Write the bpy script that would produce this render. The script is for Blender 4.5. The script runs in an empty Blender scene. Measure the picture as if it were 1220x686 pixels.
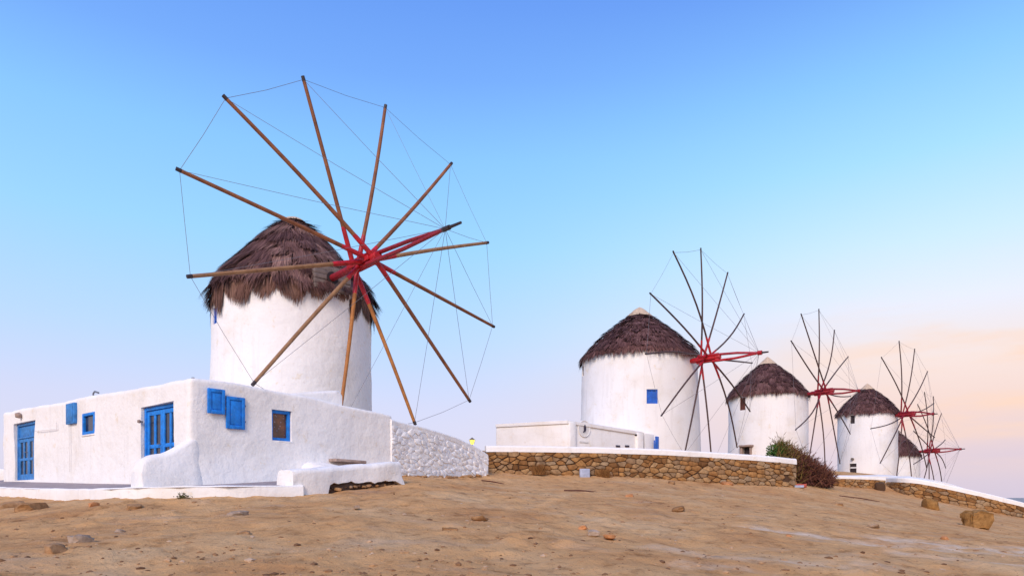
import bpy, bmesh, math, random
import numpy as np
from mathutils import Vector, Matrix, noise

random.seed(7)
R = math.radians
sc = bpy.context.scene
COL = sc.collection

# ------------------------------------------------------------------ camera
FPX, CX, HY = 24 / 36 * 1220, 610.0, 592.0      # eye at the origin, horizon below mid frame
cam_d = bpy.data.cameras.new('camera'); cam = bpy.data.objects.new('camera', cam_d)
COL.objects.link(cam); sc.camera = cam
cam.location = (0, 0, 0); cam.rotation_euler = (R(90), 0, 0)
cam_d.lens = 24; cam_d.sensor_width = 36; cam_d.shift_y = (HY - 343) / 1220
cam_d.clip_start = 0.1; cam_d.clip_end = 20000

# ------------------------------------------------------------------ world
SUN_AZ = R(198)         # compass angle of the sun, clockwise from +Y: behind the camera, to its left
SUN_EL = R(32)
wd = bpy.data.worlds.new('World'); sc.world = wd; wd.use_nodes = True
nt = wd.node_tree; nt.nodes.clear()
def N(t, tree=None, **kw):
    n = (tree or nt).nodes.new(t)
    for k, v in kw.items(): setattr(n, k, v)
    return n
def L(a, b, tree=None): (tree or nt).links.new(a, b)
def ramp(node, stops):
    cr = node.color_ramp
    while len(cr.elements) > 1: cr.elements.remove(cr.elements[-1])
    cr.elements[0].position = stops[0][0]; cr.elements[0].color = (*stops[0][1], 1)
    for p, c in stops[1:]:
        e = cr.elements.new(p); e.color = (*c, 1)
def srgb(r, g, b):
    f = lambda c: (c / 255 / 12.92) if c / 255 <= 0.04045 else ((c / 255 + 0.055) / 1.055) ** 2.4
    return (f(r), f(g), f(b))
tc = N('ShaderNodeTexCoord'); sx = N('ShaderNodeSeparateXYZ'); L(tc.outputs['Generated'], sx.inputs[0])
rl = N('ShaderNodeValToRGB'); rr = N('ShaderNodeValToRGB')
L(sx.outputs['Z'], rl.inputs[0]); L(sx.outputs['Z'], rr.inputs[0])
ramp(rl, [(0.0, srgb(214, 206, 226)), (0.06, srgb(216, 211, 234)), (0.13, srgb(208, 212, 241)), (0.22, srgb(184, 214, 252)),
          (0.34, srgb(155, 211, 255)), (0.44, srgb(136, 197, 255)), (0.52, srgb(116, 170, 248)), (0.60, srgb(100, 152, 240)), (1.0, srgb(70, 118, 205))])
ramp(rr, [(0.0, srgb(208, 196, 216)), (0.05, srgb(216, 196, 210)), (0.11, srgb(240, 208, 198)), (0.17, srgb(244, 222, 214)), (0.24, srgb(230, 234, 248)),
          (0.31, srgb(204, 233, 255)), (0.40, srgb(166, 221, 255)), (0.48, srgb(138, 200, 255)), (0.58, srgb(104, 156, 242)), (1.0, srgb(70, 118, 205))])
mr = N('ShaderNodeMapRange', interpolation_type='SMOOTHSTEP'); L(sx.outputs['X'], mr.inputs[0])
mr.inputs[1].default_value = -0.15; mr.inputs[2].default_value = 0.55
mx = N('ShaderNodeMix', data_type='RGBA'); L(mr.outputs[0], mx.inputs['Factor']); L(rl.outputs[0], mx.inputs['A']); L(rr.outputs[0], mx.inputs['B'])
# thin evening cloud low over the sea
mp = N('ShaderNodeMapping'); mp.inputs['Scale'].default_value = (3.0, 3.0, 17); mp.inputs['Location'].default_value = (0.6, 0.2, 0.55)
L(tc.outputs['Generated'], mp.inputs[0])
nz = N('ShaderNodeTexNoise'); nz.inputs['Scale'].default_value = 1.5; nz.inputs['Detail'].default_value = 7; nz.inputs['Roughness'].default_value = 0.55
L(mp.outputs[0], nz.inputs['Vector'])
cr_ = N('ShaderNodeMapRange', interpolation_type='SMOOTHSTEP'); cr_.inputs[1].default_value = 0.41; cr_.inputs[2].default_value = 0.68
L(nz.outputs[0], cr_.inputs[0])
band = N('ShaderNodeValToRGB'); L(sx.outputs['Z'], band.inputs[0])
ramp(band, [(0.02, (0, 0, 0)), (0.10, (.9, .9, .9)), (0.17, (1, 1, 1)), (0.26, (0.1, 0.1, 0.1)), (0.34, (0, 0, 0))])
xm = N('ShaderNodeMapRange', interpolation_type='SMOOTHSTEP'); L(sx.outputs['X'], xm.inputs[0]); xm.inputs[1].default_value = 0.22; xm.inputs[2].default_value = 0.62
m1 = N('ShaderNodeMath', operation='MULTIPLY'); L(cr_.outputs[0], m1.inputs[0]); L(band.outputs[0], m1.inputs[1])
m3 = N('ShaderNodeMath', operation='MULTIPLY'); L(m1.outputs[0], m3.inputs[0]); m3.inputs[1].default_value = 0.8
m2 = N('ShaderNodeMath', operation='MULTIPLY'); L(m3.outputs[0], m2.inputs[0]); L(xm.outputs[0], m2.inputs[1])
cx_ = N('ShaderNodeMix', data_type='RGBA'); L(m2.outputs[0], cx_.inputs['Factor']); L(mx.outputs['Result'], cx_.inputs['A'])
cx_.inputs['B'].default_value = (*srgb(252, 210, 178), 1)
sky = N('ShaderNodeTexSky', sky_type='NISHITA'); sky.sun_disc = False
sky.sun_elevation = SUN_EL; sky.sun_rotation = SUN_AZ; sky.altitude = 20
sg = N('ShaderNodeVectorMath', operation='SCALE'); L(sky.outputs[0], sg.inputs[0]); sg.inputs['Scale'].default_value = 0.10
fx = N('ShaderNodeMix', data_type='RGBA'); fx.inputs['Factor'].default_value = 0.10
L(cx_.outputs['Result'], fx.inputs['A']); L(sg.outputs[0], fx.inputs['B'])
bg = N('ShaderNodeBackground'); L(fx.outputs['Result'], bg.inputs[0]); bg.inputs[1].default_value = 0.55
wo = N('ShaderNodeOutputWorld'); L(bg.outputs[0], wo.inputs[0])

# ------------------------------------------------------------------ sun and exposure
sd = bpy.data.lights.new('sun', 'SUN'); sun = bpy.data.objects.new('sun', sd); COL.objects.link(sun)
sd.energy = 1.5; sd.angle = R(26); sd.color = (1.0, 0.82, 0.70)
sv = Vector((math.sin(SUN_AZ) * math.cos(SUN_EL), math.cos(SUN_AZ) * math.cos(SUN_EL), math.sin(SUN_EL)))
sun.rotation_euler = sv.to_track_quat('Z', 'Y').to_euler(); sun.location = sv * 60
sc.view_settings.view_transform = 'Standard'; sc.view_settings.look = 'None'
sc.view_settings.exposure = 1.05; sc.view_settings.gamma = 1.0; sc.view_settings.use_curve_mapping = False

# ------------------------------------------------------------------ materials
def mat(name, build):
    m = bpy.data.materials.new(name); m.use_nodes = True
    t = m.node_tree; b = t.nodes['Principled BSDF']
    build(t, b); return m
def noise_node(t, scale, detail=4, rough=0.55, co=None, stretch=None):
    n = N('ShaderNodeTexNoise', t); n.inputs['Scale'].default_value = scale
    n.inputs['Detail'].default_value = detail; n.inputs['Roughness'].default_value = rough
    g = N('ShaderNodeNewGeometry', t)
    if stretch:
        mpn = N('ShaderNodeMapping', t); mpn.inputs['Scale'].default_value = stretch
        L(g.outputs['Position'], mpn.inputs[0], t); L(mpn.outputs[0], n.inputs['Vector'], t)
    else: L(g.outputs['Position'], n.inputs['Vector'], t)
    return n
def cramp(t, src, stops):
    r = N('ShaderNodeValToRGB', t); ramp(r, stops); L(src, r.inputs[0], t); return r
def mixc(t, fac, a, b, mode='MIX'):
    m = N('ShaderNodeMix', t, data_type='RGBA', blend_type=mode)
    for s, v in ((m.inputs['Factor'], fac), (m.inputs['A'], a), (m.inputs['B'], b)):
        if isinstance(v, (float, int)): s.default_value = v
        elif isinstance(v, tuple): s.default_value = (*v, 1)
        else: L(v, s, t)
    return m.outputs['Result']
def bump(t, b, src, strength, dist, prev=None):
    n = N('ShaderNodeBump', t); n.inputs['Strength'].default_value = strength; n.inputs['Distance'].default_value = dist
    L(src, n.inputs['Height'], t)
    if prev: L(prev.outputs[0], n.inputs['Normal'], t)
    L(n.outputs[0], b.inputs['Normal'], t); return n

def plaster(base=(0.84, 0.815, 0.79), stain=0.5, rough_bump=1.0):
    def f(t, b):
        n1 = noise_node(t, 0.55, 6, 0.6); r1 = cramp(t, n1.outputs[0], [(0.50, (0, 0, 0)), (0.72, (1, 1, 1))])
        c = mixc(t, mul(t, r1.outputs[0], 0.45 * stain), base, (0.66, 0.58, 0.47))
        n2 = noise_node(t, 5.5, 7, 0.68); r2 = cramp(t, n2.outputs[0], [(0.60, (0, 0, 0)), (0.70, (1, 1, 1))])
        c = mixc(t, mul(t, r2.outputs[0], 0.38 * stain), c, (0.60, 0.52, 0.43))
        n5 = noise_node(t, 1.5, 4, 0.6, stretch=(2.2, 2.2, 0.22)); r5 = cramp(t, n5.outputs[0], [(0.55, (0, 0, 0)), (0.75, (1, 1, 1))])
        c = mixc(t, mul(t, r5.outputs[0], 0.34 * stain), c, (0.58, 0.55, 0.52))
        L(c, b.inputs['Base Color'], t); b.inputs['Roughness'].default_value = 0.92
        b.inputs['Specular IOR Level'].default_value = 0.15
        n6 = noise_node(t, 2.2, 6, 0.7); r6 = cramp(t, n6.outputs[0], [(0.62, (0, 0, 0)), (0.66, (1, 1, 1))])
        c2 = mixc(t, mul(t, r6.outputs[0], 0.5 * stain), c, (0.74, 0.62, 0.45)); L(c2, b.inputs['Base Color'], t)
        n3 = noise_node(t, 2.3, 5, 0.6); k = bump(t, b, n3.outputs[0], 0.5 * rough_bump, 0.10)
        n4 = noise_node(t, 17, 6, 0.7); r7 = cramp(t, n1.outputs[0], [(0.35, (0.15, 0.15, 0.15)), (0.65, (1, 1, 1))])
        mh = N('ShaderNodeMath', t, operation='MULTIPLY'); L(n4.outputs[0], mh.inputs[0], t); L(r7.outputs[0], mh.inputs[1], t)
        k2 = bump(t, b, mh.outputs[0], 0.38 * rough_bump, 0.022, k)
        vo = N('ShaderNodeTexVoronoi', t, feature='DISTANCE_TO_EDGE'); vo.inputs['Scale'].default_value = 0.9
        gg = N('ShaderNodeNewGeometry', t); dv = N('ShaderNodeVectorMath', t, operation='ADD'); sv_ = N('ShaderNodeVectorMath', t, operation='SCALE'); sv_.inputs['Scale'].default_value = 0.7
        L(n3.outputs[1], sv_.inputs[0], t); L(gg.outputs['Position'], dv.inputs[0], t); L(sv_.outputs[0], dv.inputs[1], t); L(dv.outputs[0], vo.inputs['Vector'], t)
        rc = cramp(t, vo.outputs['Distance'], [(0.0, (1, 1, 1)), (0.012, (0, 0, 0))])
        mc = N('ShaderNodeMath', t, operation='MULTIPLY'); L(rc.outputs[0], mc.inputs[0], t); L(r1.outputs[0], mc.inputs[1], t)
        c3 = mixc(t, mul(t, mc.outputs[0], 0.35 * stain), c2, (0.40, 0.36, 0.33)); L(c3, b.inputs['Base Color'], t)
    return f
def mul(t, a, k):
    m = N('ShaderNodeMath', t, operation='MULTIPLY'); L(a, m.inputs[0], t); m.inputs[1].default_value = k; return m.outputs[0]
def paint(col, rough=0.45, grain=0.3, spread=0.25):
    def f(t, b):
        n = noise_node(t, 7, 5, 0.6)
        d = tuple(c * (1 - spread) for c in col); l = tuple(min(1, c * (1 + spread)) for c in col)
        r = cramp(t, n.outputs[0], [(0.3, d), (0.7, l)])
        nw = noise_node(t, 9, 7, 0.75); rw2 = cramp(t, nw.outputs[0], [(0.62, (0, 0, 0)), (0.72, (1, 1, 1))])
        L(mixc(t, mul(t, rw2.outputs[0], 0.5), r.outputs[0], tuple(0.5 * q + 0.22 for q in col)), b.inputs['Base Color'], t)
        b.inputs['Roughness'].default_value = rough
        n2 = noise_node(t, 40, 3); bump(t, b, n2.outputs[0], grain, 0.006)
    return f
def wood(c0, c1, rough=0.65):
    def f(t, b):
        n = noise_node(t, 2.4, 6, 0.65); r = cramp(t, n.outputs[0], [(0.30, c0), (0.70, c1)])
        n2 = noise_node(t, 17, 4, 0.7); r2 = cramp(t, n2.outputs[0], [(0.56, (0, 0, 0)), (0.66, (1, 1, 1))])
        c = mixc(t, mul(t, r2.outputs[0], 0.45), r.outputs[0], tuple(x * 0.35 for x in c0))
        L(c, b.inputs['Base Color'], t); b.inputs['Roughness'].default_value = rough
        bump(t, b, n2.outputs[0], 0.35, 0.01)
    return f
def island(stops, rough=0.9, nscale=None, extra=None):
    def f(t, b):
        g = N('ShaderNodeNewGeometry', t); src = g.outputs['Random Per Island']
        if extra:       # tufts share a tone
            a_ = N('ShaderNodeAttribute', t, attribute_name=extra); mq = N('ShaderNodeMix', t); mq.inputs['Factor'].default_value = .38
            L(a_.outputs['Fac'], mq.inputs['A'], t); L(src, mq.inputs['B'], t); src = mq.outputs['Result']
        r = cramp(t, src, stops); c = r.outputs[0]
        if nscale:
            n = noise_node(t, nscale, 5, 0.6); r2 = cramp(t, n.outputs[0], [(0.35, (0.55, 0.55, 0.55)), (0.7, (1.3, 1.25, 1.2))])
            c = mixc(t, 1.0, c, r2.outputs[0], 'MULTIPLY')
            bump(t, b, n.outputs[0], 0.5, 0.03)
        L(c, b.inputs['Base Color'], t); b.inputs['Roughness'].default_value = rough
        b.inputs['Specular IOR Level'].default_value = 0.2
    return f
def flat(col, rough=0.5, metal=0.0):
    def f(t, b):
        n = noise_node(t, 12, 4); d = tuple(c * 0.8 for c in col)
        r = cramp(t, n.outputs[0], [(0.35, d), (0.65, col)]); L(r.outputs[0], b.inputs['Base Color'], t)
        b.inputs['Roughness'].default_value = rough; b.inputs['Metallic'].default_value = metal
    return f
def stone_rand(stops):
    def f(t, b):
        oi = N('ShaderNodeObjectInfo', t); r = cramp(t, oi.outputs['Random'], stops)
        n = noise_node(t, 6, 6, 0.65); r2 = cramp(t, n.outputs[0], [(0.3, (0.55, 0.5, 0.45)), (0.7, (1.25, 1.2, 1.15))])
        c = mixc(t, 1.0, r.outputs[0], r2.outputs[0], 'MULTIPLY'); L(c, b.inputs['Base Color'], t)
        b.inputs['Roughness'].default_value = 0.92; b.inputs['Specular IOR Level'].default_value = 0.15
        n2 = noise_node(t, 22, 5, 0.65); bump(t, b, n2.outputs[0], 0.6, 0.03)
    return f
def ground_mat(t, b):
    n1 = noise_node(t, 0.42, 6, 0.6); r1 = cramp(t, n1.outputs[0], [(0.32, (0.48, 0.246, 0.100)), (0.50, (0.57, 0.320, 0.138)), (0.68, (0.61, 0.390, 0.200))])
    n2 = noise_node(t, 2.6, 8, 0.70); r2 = cramp(t, n2.outputs[0], [(0.32, (0.60, 0.55, 0.50)), (0.47, (1.0, 1.0, 1.0)), (0.72, (1.16, 1.15, 1.13))])
    c = mixc(t, 1.0, r1.outputs[0], r2.outputs[0], 'MULTIPLY')
    n3 = noise_node(t, 15, 6, 0.72); r3 = cramp(t, n3.outputs[0], [(0.58, (0, 0, 0)), (0.68, (1, 1, 1))])
    c = mixc(t, mul(t, r3.outputs[0], 0.6), c, (0.17, 0.10, 0.06))
    r4 = cramp(t, n3.outputs[0], [(0.28, (1, 1, 1)), (0.36, (0, 0, 0))]); c = mixc(t, mul(t, r4.outputs[0], 0.35), c, (0.55, 0.45, 0.35))
    n5 = noise_node(t, 0.9, 5, 0.65, stretch=(0.7, 1.6, 1)); r5 = cramp(t, n5.outputs[0], [(0.55, (0, 0, 0)), (0.70, (1, 1, 1))])
    c = mixc(t, mul(t, r5.outputs[0], 0.40), c, (0.50, 0.37, 0.26))
    at = N('ShaderNodeAttribute', t, attribute_name='track')
    n4 = noise_node(t, 1.7, 6, 0.65); r6 = cramp(t, n4.outputs[0], [(0.36, (0, 0, 0)), (0.56, (1, 1, 1))])
    mm = N('ShaderNodeMath', t, operation='MULTIPLY'); L(at.outputs['Fac'], mm.inputs[0], t); L(r6.outputs[0], mm.inputs[1], t)
    c = mixc(t, mul(t, mm.outputs[0], 0.8), c, (0.70, 0.56, 0.42))
    L(c, b.inputs['Base Color'], t); b.inputs['Roughness'].default_value = 0.97; b.inputs['Specular IOR Level'].default_value = 0.1
    k = bump(t, b, n2.outputs[0], 0.75, 0.09); bump(t, b, n3.outputs[0], 0.7, 0.03, k)
def sea_mat(t, b):
    b.inputs['Base Color'].default_value = (0.035, 0.075, 0.14, 1); b.inputs['Roughness'].default_value = 0.35
    n = noise_node(t, 0.12, 6, 0.7, stretch=(1, 0.4, 1)); bump(t, b, n.outputs[0], 0.6, 1.2)
def glass_dark(t, b):
    n = noise_node(t, 3, 3); r = cramp(t, n.outputs[0], [(0.4, (0.010, 0.012, 0.020)), (0.65, (0.035, 0.030, 0.035))]); L(r.outputs[0], b.inputs['Base Color'], t)
    b.inputs['Roughness'].default_value = 0.12
def curtain_mat(t, b):
    g = N('ShaderNodeNewGeometry', t); v = N('ShaderNodeTexVoronoi', t); v.inputs['Scale'].default_value = 11; L(g.outputs['Position'], v.inputs['Vector'], t)
    r = cramp(t, v.outputs['Distance'], [(0.10, (0.30, 0.22, 0.26)), (0.28, (0.10, 0.035, 0.025)), (0.6, (0.14, 0.05, 0.02))])
    n = noise_node(t, 2.5, 3); r2 = cramp(t, n.outputs[0], [(0.4, (0.6, 0.6, 0.6)), (0.65, (1.7, 1.5, 1.1))])
    L(mixc(t, 1.0, r.outputs[0], r2.outputs[0], 'MULTIPLY'), b.inputs['Base Color'], t); b.inputs['Roughness'].default_value = 0.5
    b.inputs['Coat Weight'].default_value = 0.6; b.inputs['Coat Roughness'].default_value = 0.1
def lamp_glow(t, b):
    b.inputs['Base Color'].default_value = (0.9, 0.7, 0.1, 1); b.inputs['Emission Color'].default_value = (1.0, 0.72, 0.08, 1); b.inputs['Emission Strength'].default_value = 1.3

MT = {
 'plaster': mat('limewash', plaster(stain=0.9)), 'plaster_far': mat('limewash_smooth', plaster((0.825, 0.80, 0.78), 1.0, 0.6)),
 'plaster_rub': mat('limewash_rubble', plaster((0.85, 0.83, 0.82), 0.45, 1.1)),
 'blue': mat('blue_paint', paint((0.004, 0.195, 0.66), 0.6, 0.5, 0.3)), 'blue_dk': mat('weathered_blue_paint', paint((0.03, 0.19, 0.50), 0.55, 0.5, 0.35)),
 'blue_vi': mat('deep_blue_paint', paint((0.008, 0.11, 0.50))),
 'red': mat('red_paint', paint((0.42, 0.007, 0.014), 0.5, 0.3, 0.35)), 'red_dk': mat('dull_and_shaded_red', paint((0.26, 0.007, 0.016), 0.55, 0.3, 0.3)),
 'wood': mat('brown_pole_wood', wood((0.135, 0.042, 0.014), (0.315, 0.112, 0.038))), 'wood_or': mat('orange_pole_wood', wood((0.270, 0.088, 0.012), (0.50, 0.195, 0.040))),
 'wood_grey': mat('silvered_pole_wood', wood((0.22, 0.105, 0.042), (0.36, 0.195, 0.090))),
 'wood_dk': mat('dark_pole_wood', wood((0.038, 0.018, 0.016), (0.100, 0.048, 0.040))), 'end_dk': mat('dark_pole_end', flat((0.035, 0.02, 0.02))),
 'plank': mat('old_planks', wood((0.12, 0.09, 0.08), (0.26, 0.20, 0.17))),
 'wire': mat('rope', flat((0.17, 0.165, 0.19), 0.7)),
 'thatch': mat('thatch_purple_brown', island([(0.0, (0.038, 0.015, 0.015)), (0.3, (0.105, 0.051, 0.048)), (0.6, (0.185, 0.097, 0.086)), (1.0, (0.34, 0.200, 0.160))], extra='tone')),
 'thatch_fr': mat('thatch_fringe_brown', island([(0.0, (0.060, 0.030, 0.022)), (0.4, (0.125, 0.062, 0.048)), (1.0, (0.270, 0.155, 0.115))], extra='tone')),
 'thatch_dk': mat('thatch_dark', island([(0.0, (0.030, 0.012, 0.012)), (0.45, (0.110, 0.050, 0.048)), (1.0, (0.27, 0.150, 0.135))], extra='tone')),
 'under': mat('thatch_core', flat((0.055, 0.032, 0.032), 0.95)), 'straw': mat('straw_crown', paint((0.56, 0.42, 0.29), 0.95, 0.9, 0.25)),
 'stone': mat('ochre_stone', stone_rand([(0.0, (0.17, 0.085, 0.035)), (0.2, (0.31, 0.160, 0.062)), (0.45, (0.39, 0.215, 0.085)), (0.65, (0.27, 0.185, 0.115)), (0.85, (0.42, 0.265, 0.130)), (1.0, (0.33, 0.255, 0.175))])),
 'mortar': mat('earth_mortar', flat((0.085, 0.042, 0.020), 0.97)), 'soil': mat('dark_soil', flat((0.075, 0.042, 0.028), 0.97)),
 'rock': mat('brown_rock', stone_rand([(0.0, (0.30, 0.165, 0.075)), (0.5, (0.40, 0.235, 0.115)), (1.0, (0.36, 0.255, 0.175))])),
 'rock_gold': mat('golden_rock', stone_rand([(0.0, (0.31, 0.165, 0.055)), (1.0, (0.37, 0.21, 0.08))])),
 'rock_grey': mat('grey_rock', stone_rand([(0.0, (0.36, 0.27, 0.20)), (1.0, (0.46, 0.36, 0.28))])),
 'ground': mat('sandy_ground', ground_mat), 'floor': mat('grey_screed', paint((0.30, 0.25, 0.255), 0.9, 0.4, 0.15)), 'sea': mat('sea_water', sea_mat),
 'glass': mat('dark_glass', glass_dark), 'curtain': mat('patterned_curtain', curtain_mat), 'dark': mat('dark_interior', flat((0.030, 0.018, 0.020), 0.8)),
 'brown': mat('brown_shutter', wood((0.075, 0.022, 0.016), (0.15, 0.05, 0.035))), 'metal': mat('grey_metal', flat((0.22, 0.21, 0.22), 0.5, 0.4)),
 'lampbody': mat('tarnished_metal', flat((0.20, 0.16, 0.13), 0.6, 0.3)), 'glow': mat('lamp_glow', lamp_glow),
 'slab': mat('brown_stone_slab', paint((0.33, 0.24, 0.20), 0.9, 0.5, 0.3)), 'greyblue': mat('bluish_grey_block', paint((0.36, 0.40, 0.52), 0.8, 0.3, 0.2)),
 'redbrick': mat('faded_red_board', paint((0.42, 0.085, 0.055), 0.85, 0.4, 0.3)), 'orange_rock': mat('orange_rubble', paint((0.46, 0.20, 0.075), 0.9, 0.6, 0.3)),
 'leaf': mat('green_leaves', island([(0.0, (0.022, 0.060, 0.010)), (0.5, (0.050, 0.115, 0.018)), (1.0, (0.105, 0.190, 0.035))], 0.6)),
 'twig': mat('dry_twigs', island([(0.0, (0.030, 0.012, 0.012)), (0.4, (0.095, 0.034, 0.026)), (0.75, (0.150, 0.055, 0.036)), (1.0, (0.18, 0.085, 0.045))])),
 'twig_ol': mat('olive_twigs', island([(0.0, (0.05, 0.03, 0.012)), (0.4, (0.125, 0.075, 0.020)), (1.0, (0.21, 0.15, 0.045))])),
 'weed_rust': mat('rusty_weed', island([(0.0, (0.10, 0.04, 0.015)), (0.6, (0.22, 0.095, 0.03)), (1.0, (0.34, 0.18, 0.06))])),
 'weed': mat('weed_leaves', island([(0.0, (0.05, 0.05, 0.02)), (1.0, (0.14, 0.13, 0.05))])),
 'pebble': mat('pebbles', island([(0.0, (0.12, 0.06, 0.03)), (0.4, (0.27, 0.145, 0.07)), (0.8, (0.44, 0.26, 0.13)), (1.0, (0.50, 0.36, 0.25))])),
 'sign': mat('pale_plaque', paint((0.70, 0.68, 0.66), 0.8, 0.2, 0.06)), 'mark': mat('dark_mark', flat((0.035, 0.025, 0.05), 0.7)),
}

# ------------------------------------------------------------------ helpers
def P(px, py, Y): return Vector(((px - CX) / FPX * Y, Y, (HY - py) / FPX * Y))
def link(o, parent=None):
    COL.objects.link(o)
    if parent is not None:
        o.parent = parent
        if parent.type == 'EMPTY': o.matrix_parent_inverse = Matrix.Translation(-parent.location)
    return o
def mesh(name, verts, faces, m, parent=None, smooth=False, sharp=None):
    me = bpy.data.meshes.new(name); me.from_pydata([tuple(v) for v in verts], [], faces)
    for x in (m if isinstance(m, (list, tuple)) else [m]): me.materials.append(MT[x])
    if smooth:
        me.polygons.foreach_set('use_smooth', [True] * len(me.polygons))
        if sharp: me.set_sharp_from_angle(angle=R(sharp))
    return link(bpy.data.objects.new(name, me), parent)
def from_bm(name, bm, m, parent=None, smooth=False, sharp=40):
    bmesh.ops.recalc_face_normals(bm, faces=bm.faces)
    me = bpy.data.meshes.new(name); bm.to_mesh(me); bm.free(); me.materials.append(MT[m])
    if smooth:
        me.polygons.foreach_set('use_smooth', [True] * len(me.polygons)); me.set_sharp_from_angle(angle=R(sharp))
    return link(bpy.data.objects.new(name, me), parent)
def thing(name, label, cat, loc, group=None):
    o = bpy.data.objects.new(name, None); o.location = loc; o.empty_display_size = 0.3; COL.objects.link(o)
    return tag(o, label, cat, group)
def tag(o, label, cat, group=None):
    o['label'] = label; o['category'] = cat
    if group: o['group'] = group
    return o
def struct(o): o['kind'] = 'structure'; return o
def interp(x, pts):
    return float(np.interp(x, [p[0] for p in pts], [p[1] for p in pts]))
class MB:
    """collects shapes in world space"""
    def __init__(s): s.v = []; s.f = []
    def quad_box(s, o, ax, ay, az, x0, x1, y0, y1, z0, z1):
        i = len(s.v)
        for z in (z0, z1):
            for (x, y) in ((x0, y0), (x1, y0), (x1, y1), (x0, y1)): s.v.append(o + ax * x + ay * y + az * z)
        s.f += [(i, i+3, i+2, i+1), (i+4, i+5, i+6, i+7), (i, i+1, i+5, i+4), (i+1, i+2, i+6, i+5), (i+2, i+3, i+7, i+6), (i+3, i, i+4, i+7)]
    def tube(s, pts, rad, n=8, cap=True):
        pts = [Vector(p) for p in pts]
        if not isinstance(rad, (list, tuple)): rad = [rad] * len(pts)
        d0 = (pts[-1] - pts[0]).normalized(); up = Vector((0, 0, 1)) if abs(d0.z) < 0.9 else Vector((1, 0, 0))
        i0 = len(s.v)
        for k, p in enumerate(pts):
            d = (pts[min(k+1, len(pts)-1)] - pts[max(k-1, 0)]).normalized()
            a = d.cross(up).normalized(); b = d.cross(a)
            for j in range(n):
                t = 2 * math.pi * j / n; s.v.append(p + (a * math.cos(t) + b * math.sin(t)) * rad[k])
        for k in range(len(pts) - 1):
            for j in range(n):
                q = i0 + k * n; s.f.append((q + j, q + (j+1) % n, q + n + (j+1) % n, q + n + j))
        if cap:
            s.f.append(tuple(i0 + j for j in reversed(range(n)))); q = i0 + (len(pts)-1) * n; s.f.append(tuple(q + j for j in range(n)))
    def build(s, name, m, parent=None, smooth=False, bevel=0):
        bm = bmesh.new(); vs = [bm.verts.new(v) for v in s.v]
        for f in s.f:
            try: bm.faces.new([vs[k] for k in f])
            except ValueError: pass
        if bevel: bmesh.ops.bevel(bm, geom=list(bm.edges), offset=bevel, segments=2, affect='EDGES', profile=0.5)
        return from_bm(name, bm, m, parent, smooth or bool(bevel), 50)
def boolean_cut(o, cutters):
    """o minus the boxes (each an MB), baked into o's mesh"""
    tmp = []
    for c in cutters:
        k = c.build('cutter', 'dark'); tmp.append(k)
        md = o.modifiers.new('b', 'BOOLEAN'); md.operation = 'DIFFERENCE'; md.solver = 'EXACT'; md.object = k
    bpy.context.view_layer.update()
    dg = bpy.context.evaluated_depsgraph_get()
    me = bpy.data.meshes.new_from_object(o.evaluated_get(dg)); me.name = o.name
    o.modifiers.clear(); mats = [m for m in o.data.materials]; o.data = me
    me.materials.clear(); [me.materials.append(m) for m in mats[:1]]
    me.polygons.foreach_set('material_index', [0] * len(me.polygons))
    me.polygons.foreach_set('use_smooth', [True] * len(me.polygons)); me.set_sharp_from_angle(angle=R(42))
    for k in tmp: bpy.data.objects.remove(k, do_unlink=True)
UP = Vector((0, 0, 1))

# ------------------------------------------------------------------ ground
GP = [P(0, 586, 24.2), P(60, 591.5, 19.8), P(115, 593.5, 16.8), P(167, 594.5, 14.9), P(250, 594, 14.8), P(330, 592.5, 15.5),
      P(350, 589, 15.9), P(400, 584, 17.0), P(440, 581, 17.9), P(480, 577, 18.9), P(482, 568.5, 21.6), P(530, 570.5, 23.7), P(581, 567, 26),
      P(600, 563, 27), P(650, 564.5, 27.4), P(700, 567, 27.8), P(760, 569.5, 28.3), P(820, 574, 29), P(880, 577.5, 29.9), P(948, 581, 31), P(985, 580, 35),
      P(990, 579, 44), P(1055, 584, 44), P(1090, 592, 43), P(1130, 600, 42), P(1220, 617, 42),
      P(610, 686, 7.3), P(610, 620, 12.2), P(200, 686, 7.0), P(200, 630, 10.6), P(0, 686, 6.8), P(0, 630, 12.2), P(1220, 686, 10.0), P(1220, 640, 24), P(950, 630, 14.6), P(948, 600, 22.5),
      P(1105, 606, 31), P(1160, 628, 25), P(1050, 591, 35), P(850, 686, 8.2), P(780, 590, 21)]
GP = [tuple(p) for p in GP] + [(0, 0, -1.55), (-12, 0, -1.5), (12, 0, -1.7), (0, -20, -1.9), (-30, -10, -1.4), (30, 0, -2.4), (-8.8, 27, 2.3), (7.7, 41, 2.4), (20, 53.6, 2.1), (31.9, 61.3, 1.75), (31, 52, 1.2),
      (40.5, 73, -0.9), (50, 60, -3), (46, 45, -3), (0, 60, 1.2), (20, 85, -3), (-20, 32, 0.9), (-30, 45, 0.5), (-30, 22, 0.2), (45, 25, -3.2), (-10, 80, -1), (60, 95, -7), (14, 36, 1.3), (24, 47, 1.3)]
GA = np.array(GP); gn = len(GA)
def tps(d2): return np.where(d2 > 1e-9, d2 * np.log(np.maximum(d2, 1e-9)) * 0.5, 0)
K = tps(((GA[:, None, :2] - GA[None, :, :2]) ** 2).sum(-1)); K += np.eye(gn) * 2.0
Q = np.c_[np.ones(gn), GA[:, :2]]
SOL = np.linalg.solve(np.block([[K, Q], [Q.T, np.zeros((3, 3))]]), np.r_[GA[:, 2], np.zeros(3)])
def hsh(ix, iy, s):
    h = np.sin(ix * 127.1 + iy * 311.7 + s * 74.7) * 43758.5453; return h - np.floor(h)
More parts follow.
